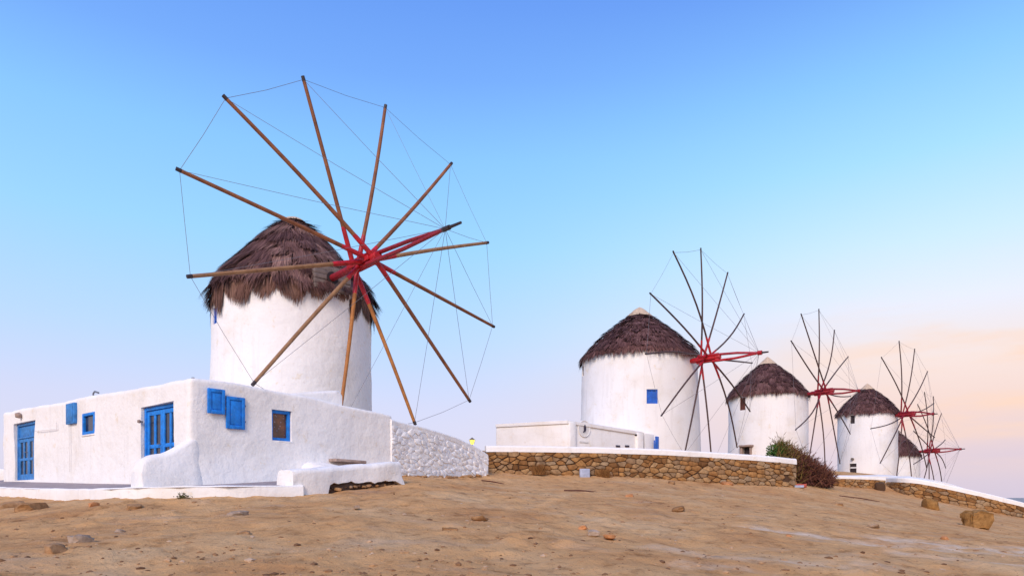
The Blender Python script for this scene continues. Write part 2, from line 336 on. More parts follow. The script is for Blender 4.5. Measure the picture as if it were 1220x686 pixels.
def vnoise(x, y, s=0):
    ix, iy = np.floor(x), np.floor(y); fx_, fy_ = x - ix, y - iy
    u, v = fx_ * fx_ * (3 - 2 * fx_), fy_ * fy_ * (3 - 2 * fy_)
    a, b, c, d = hsh(ix, iy, s), hsh(ix+1, iy, s), hsh(ix, iy+1, s), hsh(ix+1, iy+1, s)
    return a + (b - a) * u + (c - a) * v + (a - b - c + d) * u * v - 0.5
def gbase(X, Y):
    X, Y = np.asarray(X, float), np.asarray(Y, float); sh = X.shape; X, Y = X.ravel(), Y.ravel()
    xc, yc = np.clip(X, -45, 62), np.clip(Y, -30, 97); z = np.zeros(len(X))
    for i in range(0, len(X), 20000):
        a, b = xc[i:i+20000], yc[i:i+20000]
        z[i:i+20000] = tps((a[:, None] - GA[:, 0]) ** 2 + (b[:, None] - GA[:, 1]) ** 2) @ SOL[:gn] + SOL[gn] + SOL[gn+1] * a + SOL[gn+2] * b
    z = np.clip(z, -9, 3.0)
    drop = np.clip(np.maximum((X - 58) / 40, (Y - 92) / 40), 0, 1); drop = drop * drop * (3 - 2 * drop)
    return (z * (1 - drop) - 16 * drop).reshape(sh)
def gz(X, Y): return float(gbase(np.array([X]), np.array([Y]))[0])
def gdetail(X, Y):
    near = np.clip(1.2 - np.hypot(X, Y) / 60, 0.0, 1)
    d = 0.12 * vnoise(X * .45, Y * .45, 1) + 0.06 * vnoise(X * 1.3, Y * 1.3, 2) + 0.05 * vnoise(X * 3.1, Y * 3.1, 3) + 0.04 * vnoise(X * 7, Y * 7, 4) - 0.05 * np.clip(vnoise(X * .8, Y * 2.2, 8) - .18, 0, 1)
    l = np.clip(vnoise(X * 1.1 + 9, Y * 1.1, 5) + vnoise(X * 2.7, Y * 2.7, 6) * .5 - 0.28, 0, 1)
    return near * (d + l * 0.27 * (0.5 + vnoise(X * 6, Y * 6, 7)))
xs = np.r_[[-4000, -1500, -600, -250, -120, -80], np.arange(-60, -20, 2.0), np.arange(-20, -12, .3), np.arange(-12, 16, .085), np.arange(16, 34, .25), np.arange(34, 66, 2.0), [70, 80, 95, 110]]
ys = np.r_[[-4000, -1500, -600, -200, -90, -50], np.arange(-35, 4, 3.0), np.arange(4, 6.5, .25), np.arange(6.5, 20, .085), np.arange(20, 34, .14), np.arange(34, 50, .4), np.arange(50, 98, 2.0), [105, 115, 125, 140]]
GX, GY = np.meshgrid(xs, ys)
GZ = gbase(GX, GY)
GZ = GZ + gdetail(GX, GY)
def hit(px, py, y0=5.0, y1=60.0):
    Y = np.linspace(y0, y1, 2500); X = (px - CX) / FPX * Y; z = (HY - py) / FPX * Y
    g = gbase(X, Y); k = np.nonzero(g >= z)[0]
    i = k[0] if len(k) else len(Y) - 1
    return Vector((X[i], Y[i], float(g[i])))
def seg_dist(PX, PY, a, b):
    d = (b[0]-a[0], b[1]-a[1]); l2 = d[0]**2 + d[1]**2
    t = np.clip(((PX-a[0]) * d[0] + (PY-a[1]) * d[1]) / l2, 0, 1)
    return np.hypot(PX - a[0] - t * d[0], PY - a[1] - t * d[1])
TR = np.zeros(GX.shape)
for line, w, k in (([(905, 630), (960, 637), (1010, 645), (1100, 651), (1230, 656)], .55, 1.0), ([(1060, 641), (1120, 648), (1180, 655), (1230, 660)], .6, .9),
                   ([(790, 652), (850, 664), (930, 672), (1040, 676)], .4, .55), ([(1080, 664), (1150, 670), (1230, 678)], .35, .7), ([(820, 676), (900, 683)], .3, .6)):
    pts = [hit(*p) for p in line]
    for a, b in zip(pts, pts[1:]):
        TR = np.maximum(TR, k * np.clip(1.25 - seg_dist(GX, GY, a, b) / w, 0, 1))
ny, nx = GX.shape
fi = (np.arange(ny - 1)[:, None] * nx + np.arange(nx - 1)[None, :]).ravel()
faces = np.c_[fi, fi + 1, fi + nx + 1, fi + nx]
me = bpy.data.meshes.new('ground'); me.from_pydata(np.c_[GX.ravel(), GY.ravel(), GZ.ravel()].tolist(), [], faces.tolist())
me.polygons.foreach_set('use_smooth', [True] * len(me.polygons)); me.materials.append(MT['ground'])
at = me.attributes.new('track', 'FLOAT', 'POINT'); at.data.foreach_set('value', TR.ravel().astype(np.float32))
struct(link(bpy.data.objects.new('ground', me)))
struct(mesh('sea', [(-9000, 60, -12), (12000, 60, -12), (12000, 15000, -12), (-9000, 15000, -12)], [(0, 1, 2, 3)], 'sea'))

# ------------------------------------------------------------------ farmhouse by the big mill
C = Vector((-7.75, 16.5, 0)); A = Vector((-0.775, 0.632, 0)).normalized(); B = Vector((0.632, 0.775, 0)).normalized()
ROOF_T = [(-1, 2.9), (0, 2.9), (1.6, 2.92), (3.6, 2.76), (5.1, 2.64), (6.1, 2.58), (7, 2.5)]
def roof_z(s, t): return interp(t, ROOF_T) + 0.0225 * max(0, s) * (1 if t < 4.4 else 0.3)
def base_z(s, t): return 0.30 + 0.024 * s + 0.07 * t
def s_of(px):
    q = (px - CX) / FPX; return (C.x - q * C.y) / (q * A.y - A.x)
def t_of(px):
    q = (px - CX) / FPX; return (q * C.y - C.x) / (B.x - q * B.y)
def face_rect(face, px0, py0, px1, py1):
    a, f = (A, s_of) if face == 'L' else (B, t_of)
    u0, u1 = f(px0), f(px1); Y = (C + a * ((u0 + u1) / 2)).y
    return min(u0, u1), max(u0, u1), (HY - py1) / FPX * Y, (HY - py0) / FPX * Y
FR = {'L': (A, -B), 'R': (B, -A)}       # along, outward
house = thing('farmhouse', 'low whitewashed farmhouse with bright blue doors in front of the biggest windmill', 'house', C + Vector((0, 0, 0.2)))
bm = bmesh.new()
fp = [(0, 0), (15.0, 0), (15.0, 4.2), (4.2, 4.2), (4.2, 6.35), (0, 6.35)]
vs = [bm.verts.new((s, t, -1.2)) for s, t in fp]; f0 = bm.faces.new(vs)
ex = bmesh.ops.extrude_face_region(bm, geom=[f0])
bmesh.ops.translate(bm, vec=(0, 0, 4.2), verts=[v for v in ex['geom'] if isinstance(v, bmesh.types.BMVert)])
ed = [e for e in bm.edges if not (abs(e.verts[0].co.z + 1.2) < 1e-5 and abs(e.verts[1].co.z + 1.2) < 1e-5)]
bmesh.ops.bevel(bm, geom=ed, offset=0.10, segments=3, affect='EDGES', profile=0.5)
def grid_cuts(bm, axis, a, b, st):
    x = a
    while x < b:
        n = [0, 0, 0]; n[axis] = 1; p = [0, 0, 0]; p[axis] = x
        bmesh.ops.bisect_plane(bm, geom=bm.verts[:] + bm.edges[:] + bm.faces[:], plane_co=p, plane_no=n); x += st
grid_cuts(bm, 0, 0.21, 14.9, 0.3); grid_cuts(bm, 1, 0.21, 6.3, 0.3); grid_cuts(bm, 2, -0.4, 2.9, 0.25)
for v in bm.verts:
    s, t, w = v.co
    k = max(0, min(1, (w + 1.2) / 4.2)); z = w + (roof_z(s, t) - 3.0) * k * k
    p = C + A * s + B * t + UP * z
    if s < 0.25:       # the plinth of the shaded side swells outwards
        zz = max(0, (1.25 - z) / 1.0); p += -A * (0.26 * min(1.3, zz) ** 1.4 * 1.0)
    if t < 0.25:
        zz = max(0, (0.9 - z) / 0.9); p += -B * (0.07 * min(1.3, zz) ** 1.5)
    q = p * 0.55; nv = noise.noise_vector(q) * 0.06 + noise.noise_vector(p * 1.9) * 0.025
    v.co = p + Vector((nv.x, nv.y, nv.z * 0.8))
wall = from_bm('wall', bm, 'plaster', house, True, 50)
OP = {'door1': ('L', 16.5, 502.5, 41, 571.5), 'door2': ('L', 167, 481.5, 208, 574), 'win1': ('L', 98.2, 491.5, 112.4, 517), 'win2': ('R', 323.5, 488.5, 347.5, 525)}
cut = []; RC = {}
for k, (face, *r) in OP.items():
    u0, u1, z0, z1 = face_rect(face, *r); RC[k] = (u0, u1, z0, z1); al, ou = FR[face]
    m = MB(); m.quad_box(C, al, ou, UP, u0, u1, -0.42, 0.5, z0, z1); cut.append(m)
boolean_cut(wall, cut)
def fbox(face, u0, u1, z0, z1, d0, d1, m=None):
    al, ou = FR[face]; m = m or MB(); m.quad_box(C, al, ou, UP, u0, u1, d0, d1, z0, z1); return m
def frame_bars(face, u0, u1, z0, z1, w, d0, d1, bottom=True):
    m = MB(); fbox(face, u0, u0 + w, z0, z1, d0, d1, m); fbox(face, u1 - w, u1, z0, z1, d0, d1, m)
    fbox(face, u0 + w, u1 - w, z1 - w, z1, d0, d1, m)
    if bottom: fbox(face, u0 + w, u1 - w, z0, z0 + w, d0, d1, m)
    return m
def make_door(face, rc, label, transom, matn, hinge_lamp=False, depth=0.13):
    u0, u1, z0, z1 = rc; d = -depth
    door = frame_bars(face, u0 + .01, u1 - .01, z0, z1 - .01, 0.09, d - .10, d + .03, False).build('door', matn, house, bevel=0.008); door['label'] = label
    fbox(face, u0, u1, z0, z1, d - .27, d - .24).build('dark_room', 'dark', door)
    top = z1 - 0.10
    if transom:
        fbox(face, u0 + .09, u1 - .09, z1 - 0.50, z1 - .10, d - .08, d - .03).build('transom_panel', matn, door, bevel=0.01)
        fbox(face, u0 + .09, u1 - .09, z1 - 0.56, z1 - .50, d - .08, d + .02).build('transom_rail', matn, door, bevel=0.01)
        top = z1 - 0.56
    mid = (u0 + u1) / 2
    for (a, b) in ((u0 + .10, mid - .005), (mid + .005, u1 - .10)):
        m = MB(); st = 0.11; w = b - a; rails = [z0 + .01, z0 + .22, z0 + (top - z0) * .50 - .05, z0 + (top - z0) * .50 + .05, top - .13, top - .01]
        fbox(face, a, a + st, rails[0], rails[5], d - .07, d - .01, m); fbox(face, b - st, b, rails[0], rails[5], d - .07, d - .01, m)
        fbox(face, a + w / 2 - .05, a + w / 2 + .05, rails[1], rails[4], d - .068, d - .012, m)
        for i in (0, 2, 4): fbox(face, a + st, b - st, rails[i], rails[i+1], d - .07, d - .01, m)
        m.build('leaf', matn, door, bevel=0.006)
        for (c0, c1) in ((a + st, a + w / 2 - .05), (a + w / 2 + .05, b - st)):
            for i in (1, 3): fbox(face, c0, c1, rails[i], rails[i+1], d - .055, d - .045).build('pane', 'glass', door)
    m = MB(); al, ou = FR[face]; h = C + al * (mid + .07) + UP * (z0 + 1.0)
    m.tube([h + ou * (d - .01), h + ou * (d + .05), h + ou * (d + .05) + al * .1], 0.014, 6); m.build('handle', 'metal', door, True)
    return door
make_door('L', RC['door1'], 'weathered blue double door with a panel above', True, 'blue_dk')
make_door('L', RC['door2'], 'bright blue glazed double door behind the curved parapet', False, 'blue')
def make_window(face, rc, label, matn, glass, depth=0.10):
    u0, u1, z0, z1 = rc; d = -depth
    w = frame_bars(face, u0, u1, z0, z1, 0.085, d - .08, d + .03).build('window', matn, house, bevel=0.008); w['label'] = label
    fbox(face, u0 + .08, u1 - .08, z0 + .08, z1 - .08, d - .06, d - .045).build('pane', glass, w)
    fbox(face, u0 - .02, u1 + .02, z0 - .05, z0 - .003, d - .05, .03).build('sill', 'plaster', w, bevel=0.015)
    return w
u0, u1, z0, z1 = RC['win1']; make_window('L', RC['win1'], 'small blue framed window on the sunlit wall', 'blue', 'glass', 0.02)
make_window('R', RC['win2'], 'blue framed window with a patterned brown curtain', 'blue', 'curtain', 0.10)
def shutter(face, rc, label, d0, matn, swing=0.0):
    u0, u1, z0, z1 = rc; m = MB(); fbox(face, u0, u1, z0, z1, d0, d0 + .03, m)
    o = m.build('shutter', matn, house, bevel=0.006); o['label'] = label; w = 0.085
    frame_bars(face, u0, u1, z0, z1, w, d0 + .031, d0 + .052).build('shutter_frame', matn, o, bevel=0.005)
    m = MB(); fbox(face, u0 + w + .03, u1 - w - .03, z0 + w + .03, z1 - w - .03, d0 + .031, d0 + .042, m); m.build('shutter_panel', matn, o, bevel=0.005)
    for q in (.25, .75):
        zc = z0 + (z1 - z0) * q; fbox(face, u1 - .005, u1 + .035, zc - .02, zc + .02, 0, d0 + .03).build('hinge', 'metal', o)
shutter('R', face_rect('R', 245.5, 463.5, 266, 493), 'square blue shutter on the shaded wall, nearer the corner', 0.05, 'blue')
shutter('R', face_rect('R', 268, 473, 290, 511), 'tall blue shutter on the shaded wall, nearer the window', 0.035, 'blue')
u0, u1, z0, z1 = face_rect('L', 82.5, 480.5, 92, 505)
mbx = fbox('L', u0, u1, z0, z1, -.05, 0.10).build('meter_box', 'blue_dk', house, bevel=0.012); mbx['label'] = 'blue meter box on the sunlit wall'
fbox('L', u0 + .06, u1 - .06, z0 + .06, z1 - .06, 0.101, 0.112).build('meter_door', 'blue_dk', mbx, bevel=0.004)
def wall_pt(face, px, py, d=0.0):
    al, ou = FR[face]; u = (s_of if face == 'L' else t_of)(px); p = C + al * u + ou * d; p.z = (HY - py) / FPX * p.y; return p
m = MB(); m.tube([wall_pt('L', 85.5, 504, .05), wall_pt('L', 85.2, 530, .045), wall_pt('L', 85, 562, .05)], 0.010, 6); m.build('conduit', 'sign', house, True)
m = MB(); m.tube([wall_pt('L', 44, 513.2, .05), wall_pt('L', 69, 511, .05)], 0.010, 6); m.tube([wall_pt('L', 69.2, 511, .05), wall_pt('L', 69.2, 503, .05)], 0.010, 6); m.build('conduit', 'sign', house, True)
def wall_lamp(face, px, py, sc_):
    p = wall_pt(face, px, py, 0.0); al, ou = FR[face]
    m = MB(); m.tube([p - ou * .05, p + ou * .10 * sc_], .05 * sc_, 10); o = m.build('wall_lamp', 'lampbody', house, True)
    m = MB(); m.tube([p + ou * .06 * sc_ + UP * .10 * sc_, p + ou * .13 * sc_ + UP * .02 * sc_, p + ou * .16 * sc_ - UP * .10 * sc_], [.07 * sc_, .15 * sc_, .10 * sc_], 12); m.build('lamp_cover', 'slab', o, True)
    return o
wall_lamp('L', 26, 495, .8)['label'] = 'old round lamp above the weathered door'
wall_lamp('L', 168, 502, 0.36)
rp = wall_pt('L', 90, 473, -.5); m = MB(); m.tube([rp - UP * .25, rp + UP * .12, rp + UP * .17 + A * -.12, rp + UP * .10 - A * .42], .028, 8); m.build('roof_pipe', 'metal', house, True)
m = MB(); kp = C + A * .12 + B * .12 + UP * 2.84; m.tube([kp, kp + UP * .07, kp + UP * .08 + A * .1], .016, 8); m.build('roof_hook', 'end_dk', house, True)
# parapet running out from the corner, its top sweeping down
def solid_strip(name, sections, m, parent, smooth=True, nz=0.02, cuts=0):
    """sections: list of closed rings (same count) -> skin with caps"""
    v = []; f = []; n = len(sections[0])
    for r in sections:
        for p in r:
            q = noise.noise_vector(Vector(p) * 1.8) * nz + noise.noise_vector(Vector(p) * 5) * nz * .4; v.append(Vector(p) + q)
    for i in range(len(sections) - 1):
        for j in range(n): f.append((i*n + j, i*n + (j+1) % n, (i+1)*n + (j+1) % n, (i+1)*n + j))
    f.append(tuple(range(n))); f.append(tuple((len(sections)-1)*n + j for j in range(n)))
    bm = bmesh.new(); vv = [bm.verts.new(p) for p in v]
    for q in f: bm.faces.new([vv[k] for k in q])
    return from_bm(name, bm, m, parent, smooth, 55)
def ring(o, side, w, z0, z1, rnd=0.06, top_in=0.0, nseg=3):
    """upright cross-section: o = ground point, side = horizontal unit across, width w from o; rounded top"""
    pts = [o + UP * z0, o + UP * (z0 + (z1 - z0) * .35), o + UP * (z0 + (z1 - z0) * .7)]
    for k in range(nseg + 1):
        a = math.pi / 2 * k / nseg; pts.append(o + side * (rnd - rnd * math.cos(a)) + UP * (z1 - rnd + rnd * math.sin(a)))
    for k in range(nseg + 1):
        a = math.pi / 2 * k / nseg; pts.append(o + side * (w - rnd + rnd * math.sin(a)) + UP * (z1 - rnd + rnd * math.cos(a)))
    pts += [o + side * w + UP * (z0 + (z1 - z0) * .7), o + side * w + UP * (z0 + (z1 - z0) * .35), o + side * w + UP * z0]
    return pts
PT = [(-1.24, .62), (-1.22, .80), (-1.12, .87), (-.95, .97), (-.80, 1.01), (-.65, 1.03), (-.50, 1.09), (-.30, 1.22), (-.12, 1.34), (.05, 1.44), (.20, 1.44), (.6, 1.30), (1.2, 1.0)]
PT2 = [(i_ * .1 - 1.24, interp(i_ * .1 - 1.24, PT)) for i_ in range(25)]; secs = []
for t, z in PT2:
    r = ring(C + B * t + A * (-.05 if t < .05 else -.05 + .36 * (t - .05) / 1.05), A, .38, -.6, z, .12)
    secs.append([q - A * (.26 * min(1.3, max(0, 1.25 - q.z)) ** 1.4 if k < 6 else 0) for k, q in enumerate(r)])
solid_strip('parapet', secs, 'plaster', house)
# sloping whitewashed buttress behind the bench
secs = []
for d, z in ((-.2, 1.02), (.25, .95), (.7, .87), (1.2, .80), (1.7, .73), (2.0, .68)):
    o = C - A * d + B * (2.9 - d * .10); secs.append(ring(o, B, 1.35 + .12 * d, -.5, z, .42, nseg=6))
solid_strip('buttress', secs, 'plaster', house)
# low crest on the roof beside the tower
secs = []
for t, z in ((2.6, 2.78), (3.2, 2.95), (3.9, 3.07), (4.5, 3.17), (4.72, 3.2), (4.80, 3.12)):
    secs.append(ring(C + B * t + A * .5, A, .5, 2.2, z, .1))
solid_strip('roof_crest', secs, 'plaster', house)
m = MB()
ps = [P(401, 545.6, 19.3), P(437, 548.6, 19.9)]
m.quad_box(ps[0], (ps[1] - ps[0]).normalized(), Vector((-.8, .6, 0)), UP, 0, (ps[1] - ps[0]).length, 0, .9, -.09, 0); m.build('brown_bar', 'slab', house, bevel=0.02)  # thin grey-brown bar across the slit behind the bench

# terrace with its kerb
KP = [(-21.5, 26.4, .46), (-16.8, 22.2, .33), (-13.2, 19.1, .25), (-10.4, 16.75, .20), (-9.2, 15.6, .215), (-8.3, 15.05, .235), (-7.3, 14.9, .25), (-6.3, 15.1, .265), (-4.9, 16.05, .285)]
def resample(pts, st):
    out = []
    for a, b in zip(pts, pts[1:]):
        a, b = Vector(a), Vector(b); n = max(1, int((b - a).length / st))
        for k in range(n): out.append(a.lerp(b, k / n))
    out.append(Vector(pts[-1])); return out
def smooth_path(pts, it=2):
    pts = [Vector(p) for p in pts]
    for _ in range(it):
        o = [pts[0]]
        for a, b in zip(pts, pts[1:]): o += [a.lerp(b, .25), a.lerp(b, .75)]
        pts = o + [pts[-1]]
    return pts
def path_frames(pts):
    fr = []
    for i, p in enumerate(pts):
        d = pts[min(i+1, len(pts)-1)] - pts[max(i-1, 0)]; d.z = 0; d.normalize(); fr.append((p, d, Vector((d.y, -d.x, 0))))   # outward = right of travel
    return fr
kp_ = resample(smooth_path(KP), .3)
secs = [ring(Vector((p.x, p.y, 0)), -n, .30, -.5, p.z, .05) for p, d, n in path_frames(kp_)]
struct(solid_strip('kerb', secs, 'plaster', None, nz=0.018))
tv = []; tf = []
inner = [C + A * s + B * .3 + UP * base_z(s, 0) for s in (16.0, 12.5, 9.2, 6.0, 4.0, 2.2, .6)] + [C + A * .3 + B * 1.6 + UP * (base_z(0, 0) + .10), C + A * .3 + B * 3.6 + UP * (base_z(0, 0) + .25)]
outer = [Vector(k) for k in KP]
NR = 7
for i in range(len(inner)):
    a = outer[i] + UP * -.035; b = inner[i]
    for k in range(NR + 1): tv.append(a.lerp(b, k / NR))
for i in range(len(inner) - 1):
    for k in range(NR): q = i * (NR + 1) + k; tf.append((q, q + NR + 1, q + NR + 2, q + 1))
o = struct(mesh('terrace', tv, tf, 'floor', None, True))
# far low wall at the left end of the house
secs = [ring(P(px, py, 27.5) * 1 - UP * P(px, py, 27.5).z, Vector((0, 1, 0)), .4, -.3, P(px, py, 27.5).z, .07) for px, py in ((-40, 556), (-20, 557), (0, 558), (8, 559), (16, 560))]
tag(solid_strip('garden_wall', secs, 'plaster', None), 'low whitewashed garden wall past the far end of the farmhouse', 'wall')

# bench in front of the shaded wall
bench = thing('bench', 'whitewashed masonry bench with an eroded foot in front of the farmhouse', 'bench', (-4.6, 16.6, 0))
bp = [(-5.12, 15.95), (-4.9, 16.25), (-4.4, 16.9), (-3.9, 17.55), (-3.4, 18.25), (-3.05, 18.75)]
bpz = [.64, .68, .76, .84, .93, .98]; bb = [-.25, -.25, .06, .24, .30, .20]
secs = []
path = resample([(x, y, z) for (x, y), z in zip(bp, bpz)], .12)
L_ = (Vector(bp[-1]) - Vector(bp[0])).length
d = Vector((bp[-1][0] - bp[0][0], bp[-1][1] - bp[0][1], 0)).normalized(); inn = Vector((-d.y, d.x, 0))
for i, p in enumerate(path):
    k = (Vector((p.x, p.y)) - Vector(bp[0])).length / L_
    zb = interp(k, [(0, -.3), (.26, -.3), (.285, .30), (.45, .385), (.62, .385), (.8, .42), (.92, .45), (.945, .34), (1, .34)]) + .02 * math.sin(k * 41) + .015 * math.sin(k * 77)
    fl = .05 if k > .93 else 0
    o = Vector((p.x, p.y, 0)) - inn * (.04 * math.sin(k * 9)); r = ring(o, inn, .62, zb, p.z + .012 * math.sin(k * 23), .12)
    if k > .93: r[0] = r[0] - inn * .06 + d * .08; r[1] = r[1] - inn * .02
    secs.append(r)
solid_strip('seat_block', secs, 'plaster', bench, nz=.022)
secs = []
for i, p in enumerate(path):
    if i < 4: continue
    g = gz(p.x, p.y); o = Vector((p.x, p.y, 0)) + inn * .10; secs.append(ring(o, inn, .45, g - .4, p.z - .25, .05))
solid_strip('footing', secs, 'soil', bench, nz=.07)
rnd = random.Random(3)
def rock_mesh(name, r, sub=2, seed=0, squash=(1, 1, .7), rough=.35, freq=1.0):
    bm = bmesh.new(); bmesh.ops.create_icosphere(bm, subdivisions=sub, radius=1)
    o = Vector((seed * 3.7, seed * 1.3, seed * 2.1))
    for v in bm.verts:
        k = 1 + rough * noise.noise(v.co * 1.1 * freq + o) + rough * .5 * noise.noise(v.co * 2.6 * freq + o)
        p = v.co * k; p = Vector([max(-.8, min(.8, c)) for c in p])
        v.co = Vector((p.x * squash[0], p.y * squash[1], p.z * squash[2])) * r
    me = bpy.data.meshes.new(name); bm.to_mesh(me); bm.free(); me.polygons.foreach_set('use_smooth', [True] * len(me.polygons)); me.set_sharp_from_angle(angle=R(38)); return me
RM = [rock_mesh('stone', 1, 2, k, rough=.5) for k in range(8)]
def rock_obj(name, loc, size, m, parent=None, k=None, rz=None):
    me = RM[(k if k is not None else rnd.randrange(8))].copy(); me.materials.append(MT[m])
    o = bpy.data.objects.new(name, me); link(o, parent); o.location = loc; o.scale = size; o.rotation_euler = (rnd.uniform(-.2, .2), rnd.uniform(-.2, .2), rnd.uniform(0, 6.3) if rz is None else rz)
    return o
for i in range(16):
    k = .30 + .62 * i / 15; p = Vector((bp[0][0], bp[0][1], 0)).lerp(Vector((bp[-1][0], bp[-1][1], 0)), k) + inn * rnd.uniform(.02, .10); g = gz(p.x, p.y)
    s = rnd.uniform(.05, .1); rock_obj('footing_stone', (p.x, p.y, g + rnd.uniform(.0, .06)), (s * 1.2, s * .8, s * .8), 'rock' if rnd.random() < .5 else 'mortar', bench)

# ------------------------------------------------------------------ masonry walls built stone by stone
def clip(poly, px_, py_, nx_, ny_):
    out = []
    for i in range(len(poly)):
        a, b = poly[i], poly[(i+1) % len(poly)]
        da = (a[0]-px_)*nx_ + (a[1]-py_)*ny_; db = (b[0]-px_)*nx_ + (b[1]-py_)*ny_
        if da <= 0: out.append(a)
        if (da < 0) != (db < 0) and abs(da - db) > 1e-12:
            t = da / (da - db); out.append((a[0] + (b[0]-a[0])*t, a[1] + (b[1]-a[1])*t))
    return out
def cells(length, height, sw, sh, rg):
    asp = sw / sh; pts = []
    rows = max(2, int(round(height / sh)))
    for r in range(rows):
        u = -sw * rg.random()
        while u < length + sw:
            w = sw * rg.choice((rg.uniform(.4, .8), rg.uniform(.7, 1.4), rg.uniform(1.2, 2.1))); pts.append(((u + w / 2) / asp, (r + .5) * height / rows + rg.uniform(-.48, .48) * sh)); u += w
    for i, p in enumerate(pts):
        poly = [(0, 0), (length / asp, 0), (length / asp, height), (0, height)]
        if not (-.2 * sw <= p[0] * asp <= length + .2 * sw): continue
        for j, q in enumerate(pts):
            if i == j or abs(p[0]-q[0]) > 4 * sh or abs(p[1]-q[1]) > 4 * sh: continue
            poly = clip(poly, (p[0]+q[0])/2, (p[1]+q[1])/2, q[0]-p[0], q[1]-p[1])
            if len(poly) < 3: break
        if len(poly) >= 3: yield [(x * asp, y) for x, y in poly]
def shrink(poly, g):
    cx0 = sum(p[0] for p in poly) / len(poly); cy0 = sum(p[1] for p in poly) / len(poly); out = []
    for x, y in poly:
        l = math.hypot(x-cx0, y-cy0) or 1; k = max(.3, 1 - g / l * 1.25); out.append((cx0 + (x-cx0)*k, cy0 + (y-cy0)*k))
    return out, cx0, cy0
def chaikin(poly, c=.13):
    o = []
    for i in range(len(poly)):
        a, b = poly[i], poly[(i+1) % len(poly)]; o += [(a[0]+(b[0]-a[0])*c, a[1]+(b[1]-a[1])*c), (b[0]+(a[0]-b[0])*c, b[1]+(a[1]-b[1])*c)]
    return o
def merge_short(poly, mn):
    o = [poly[0]]
    for p in poly[1:]:
        if math.hypot(p[0]-o[-1][0], p[1]-o[-1][1]) > mn: o.append(p)
    if len(o) > 3 and math.hypot(o[0][0]-o[-1][0], o[0][1]-o[-1][1]) <= mn: o.pop()
    return o
def masonry(path, top, parent, m, sw, sh, seed, gap=.010, proud=(.02, .07), height=1.3, skip=None, name='stone', base_drop=.12):
    """path: list of (x,y,topz); stones laid on the camera-side face"""
    rg = random.Random(seed); P2 = [Vector((p[0], p[1], 0)) for p in path]; cum = [0]
    for a, b in zip(P2, P2[1:]): cum.append(cum[-1] + (b - a).length)
    tz = [p[2] for p in path]; n = 0
    def at(u):
        i = max(0, min(len(cum) - 2, int(np.searchsorted(cum, u)) - 1)); k = (u - cum[i]) / (cum[i+1] - cum[i]); d = (P2[i+1] - P2[i]).normalized()
        return P2[i].lerp(P2[i+1], k), d, tz[i] + (tz[i+1] - tz[i]) * max(0, min(1, k))
    for poly in cells(cum[-1], height, sw, sh, rg):
        poly, cu, cw = shrink(merge_short(poly, .05), gap * rg.uniform(.7, 1.6))
        if len(poly) < 3: continue
        o, d, z = at(cu); ymin = min(y for _, y in poly)
        if z - ymin < gz(o.x, o.y) - base_drop: continue
        if skip and skip(cu, cw): continue
        ch = chaikin(poly); ch = merge_short(ch, .015)
        if len(ch) < 4: continue
        pr = rg.uniform(*proud); tlx, tly = rg.uniform(-.05, .05), rg.uniform(-.05, .05); v = []; f = []; q = len(ch)
        def world(x, y, dep):
            o_, d_, z_ = at(x); nn = Vector((d_.y, -d_.x, 0)); return o_ + nn * dep + UP * (z_ - y)
        for x, y in ch: v.append(world(x, y, -.04))
        for x, y in ch: v.append(world(x, y, pr * .55 + (x-cu)*tlx + (y-cw)*tly))
        for x, y in ch:
            k = .88 + rg.uniform(-.05, .04); v.append(world(cu+(x-cu)*k, cw+(y-cw)*k, pr + (x-cu)*tlx + (y-cw)*tly + rg.uniform(-.006, .006)))
        v.append(world(cu, cw, pr * 1.04))
        for j in range(q):
            k = (j+1) % q; f += [(j, k, q+k, q+j), (q+j, q+k, 2*q+k, 2*q+j), (2*q+j, 2*q+k, 3*q)]
        ob = mesh(name, v, f, m, parent, True, 50); n += 1
    return n
def wall_core(path, thick, m, parent, name='core', drop=1.4, face=0.0):
    secs = []
    for p, d, n in path_frames([Vector(p) for p in path]):
        o = Vector((p.x, p.y, 0)) + n * face; secs.append(ring(o, -n, thick, p.z - drop, p.z, .03))
    return solid_strip(name, secs, m, parent, nz=.012)
def coping(path, thick, h, parent, front=.06, name='coping', m='plaster', back_rise=0.0, nz_=.016):
    secs = []
    for p, d, n in path_frames([Vector(p) for p in path]):
        o = Vector((p.x, p.y, 0)) + n * front; r = ring(o, -n, thick, p.z - .03, p.z + h, min(.08, h * .4))
        if back_rise:
            r = [q + UP * (back_rise * max(0, (o - q).dot(n)) if q.z > p.z else 0) for q in r]
        secs.append(r)
    return solid_strip(name, secs, m, parent, nz=nz_)
def pix_path(rows, st=.35):
    """rows: (px, depth, py of the stone top)"""
    return resample(smooth_path([P(px, py, Y) for px, Y, py in rows], 1), st)

# long ochre wall in the middle
rows = [(579, 26.95, 537.2), (620, 27.15, 537.4), (680, 27.6, 538.2), (740, 28.1, 539.4), (800, 28.75, 541.6), (850, 29.4, 544.4), (900, 30.1, 547.8), (930, 30.6, 550.2), (948, 31.0, 552)]
mw = thing('stone_wall', 'long ochre dry stone wall with white coping below the second windmill', 'wall', P(760, 569, 28.3))
pp = pix_path(rows); wall_core(pp, .5, 'mortar', mw, face=-.01)
hole = P(937, 571, 30.75)
tot = [0.0]
for a, b in zip(pp, pp[1:]): tot.append(tot[-1] + math.hypot(b.x - a.x, b.y - a.y))
UT = tot[-1]
NST = masonry(pp, None, mw, 'stone', .325, .18, 11, height=1.3, skip=lambda u, w: UT - .66 < u < UT - .36 and .55 < w < .95)
coping(pp, .62, .225, mw)
e0 = pp[-1]; dd = Vector((-.25, .97, 0)).normalized()      # the wall turns back at its right end
pe = [e0 + Vector((0.0, .02, 0)), e0 + dd * .5 + Vector((.1, 0, 0)), e0 + dd * 2.0 + Vector((.1, 0, .1))]
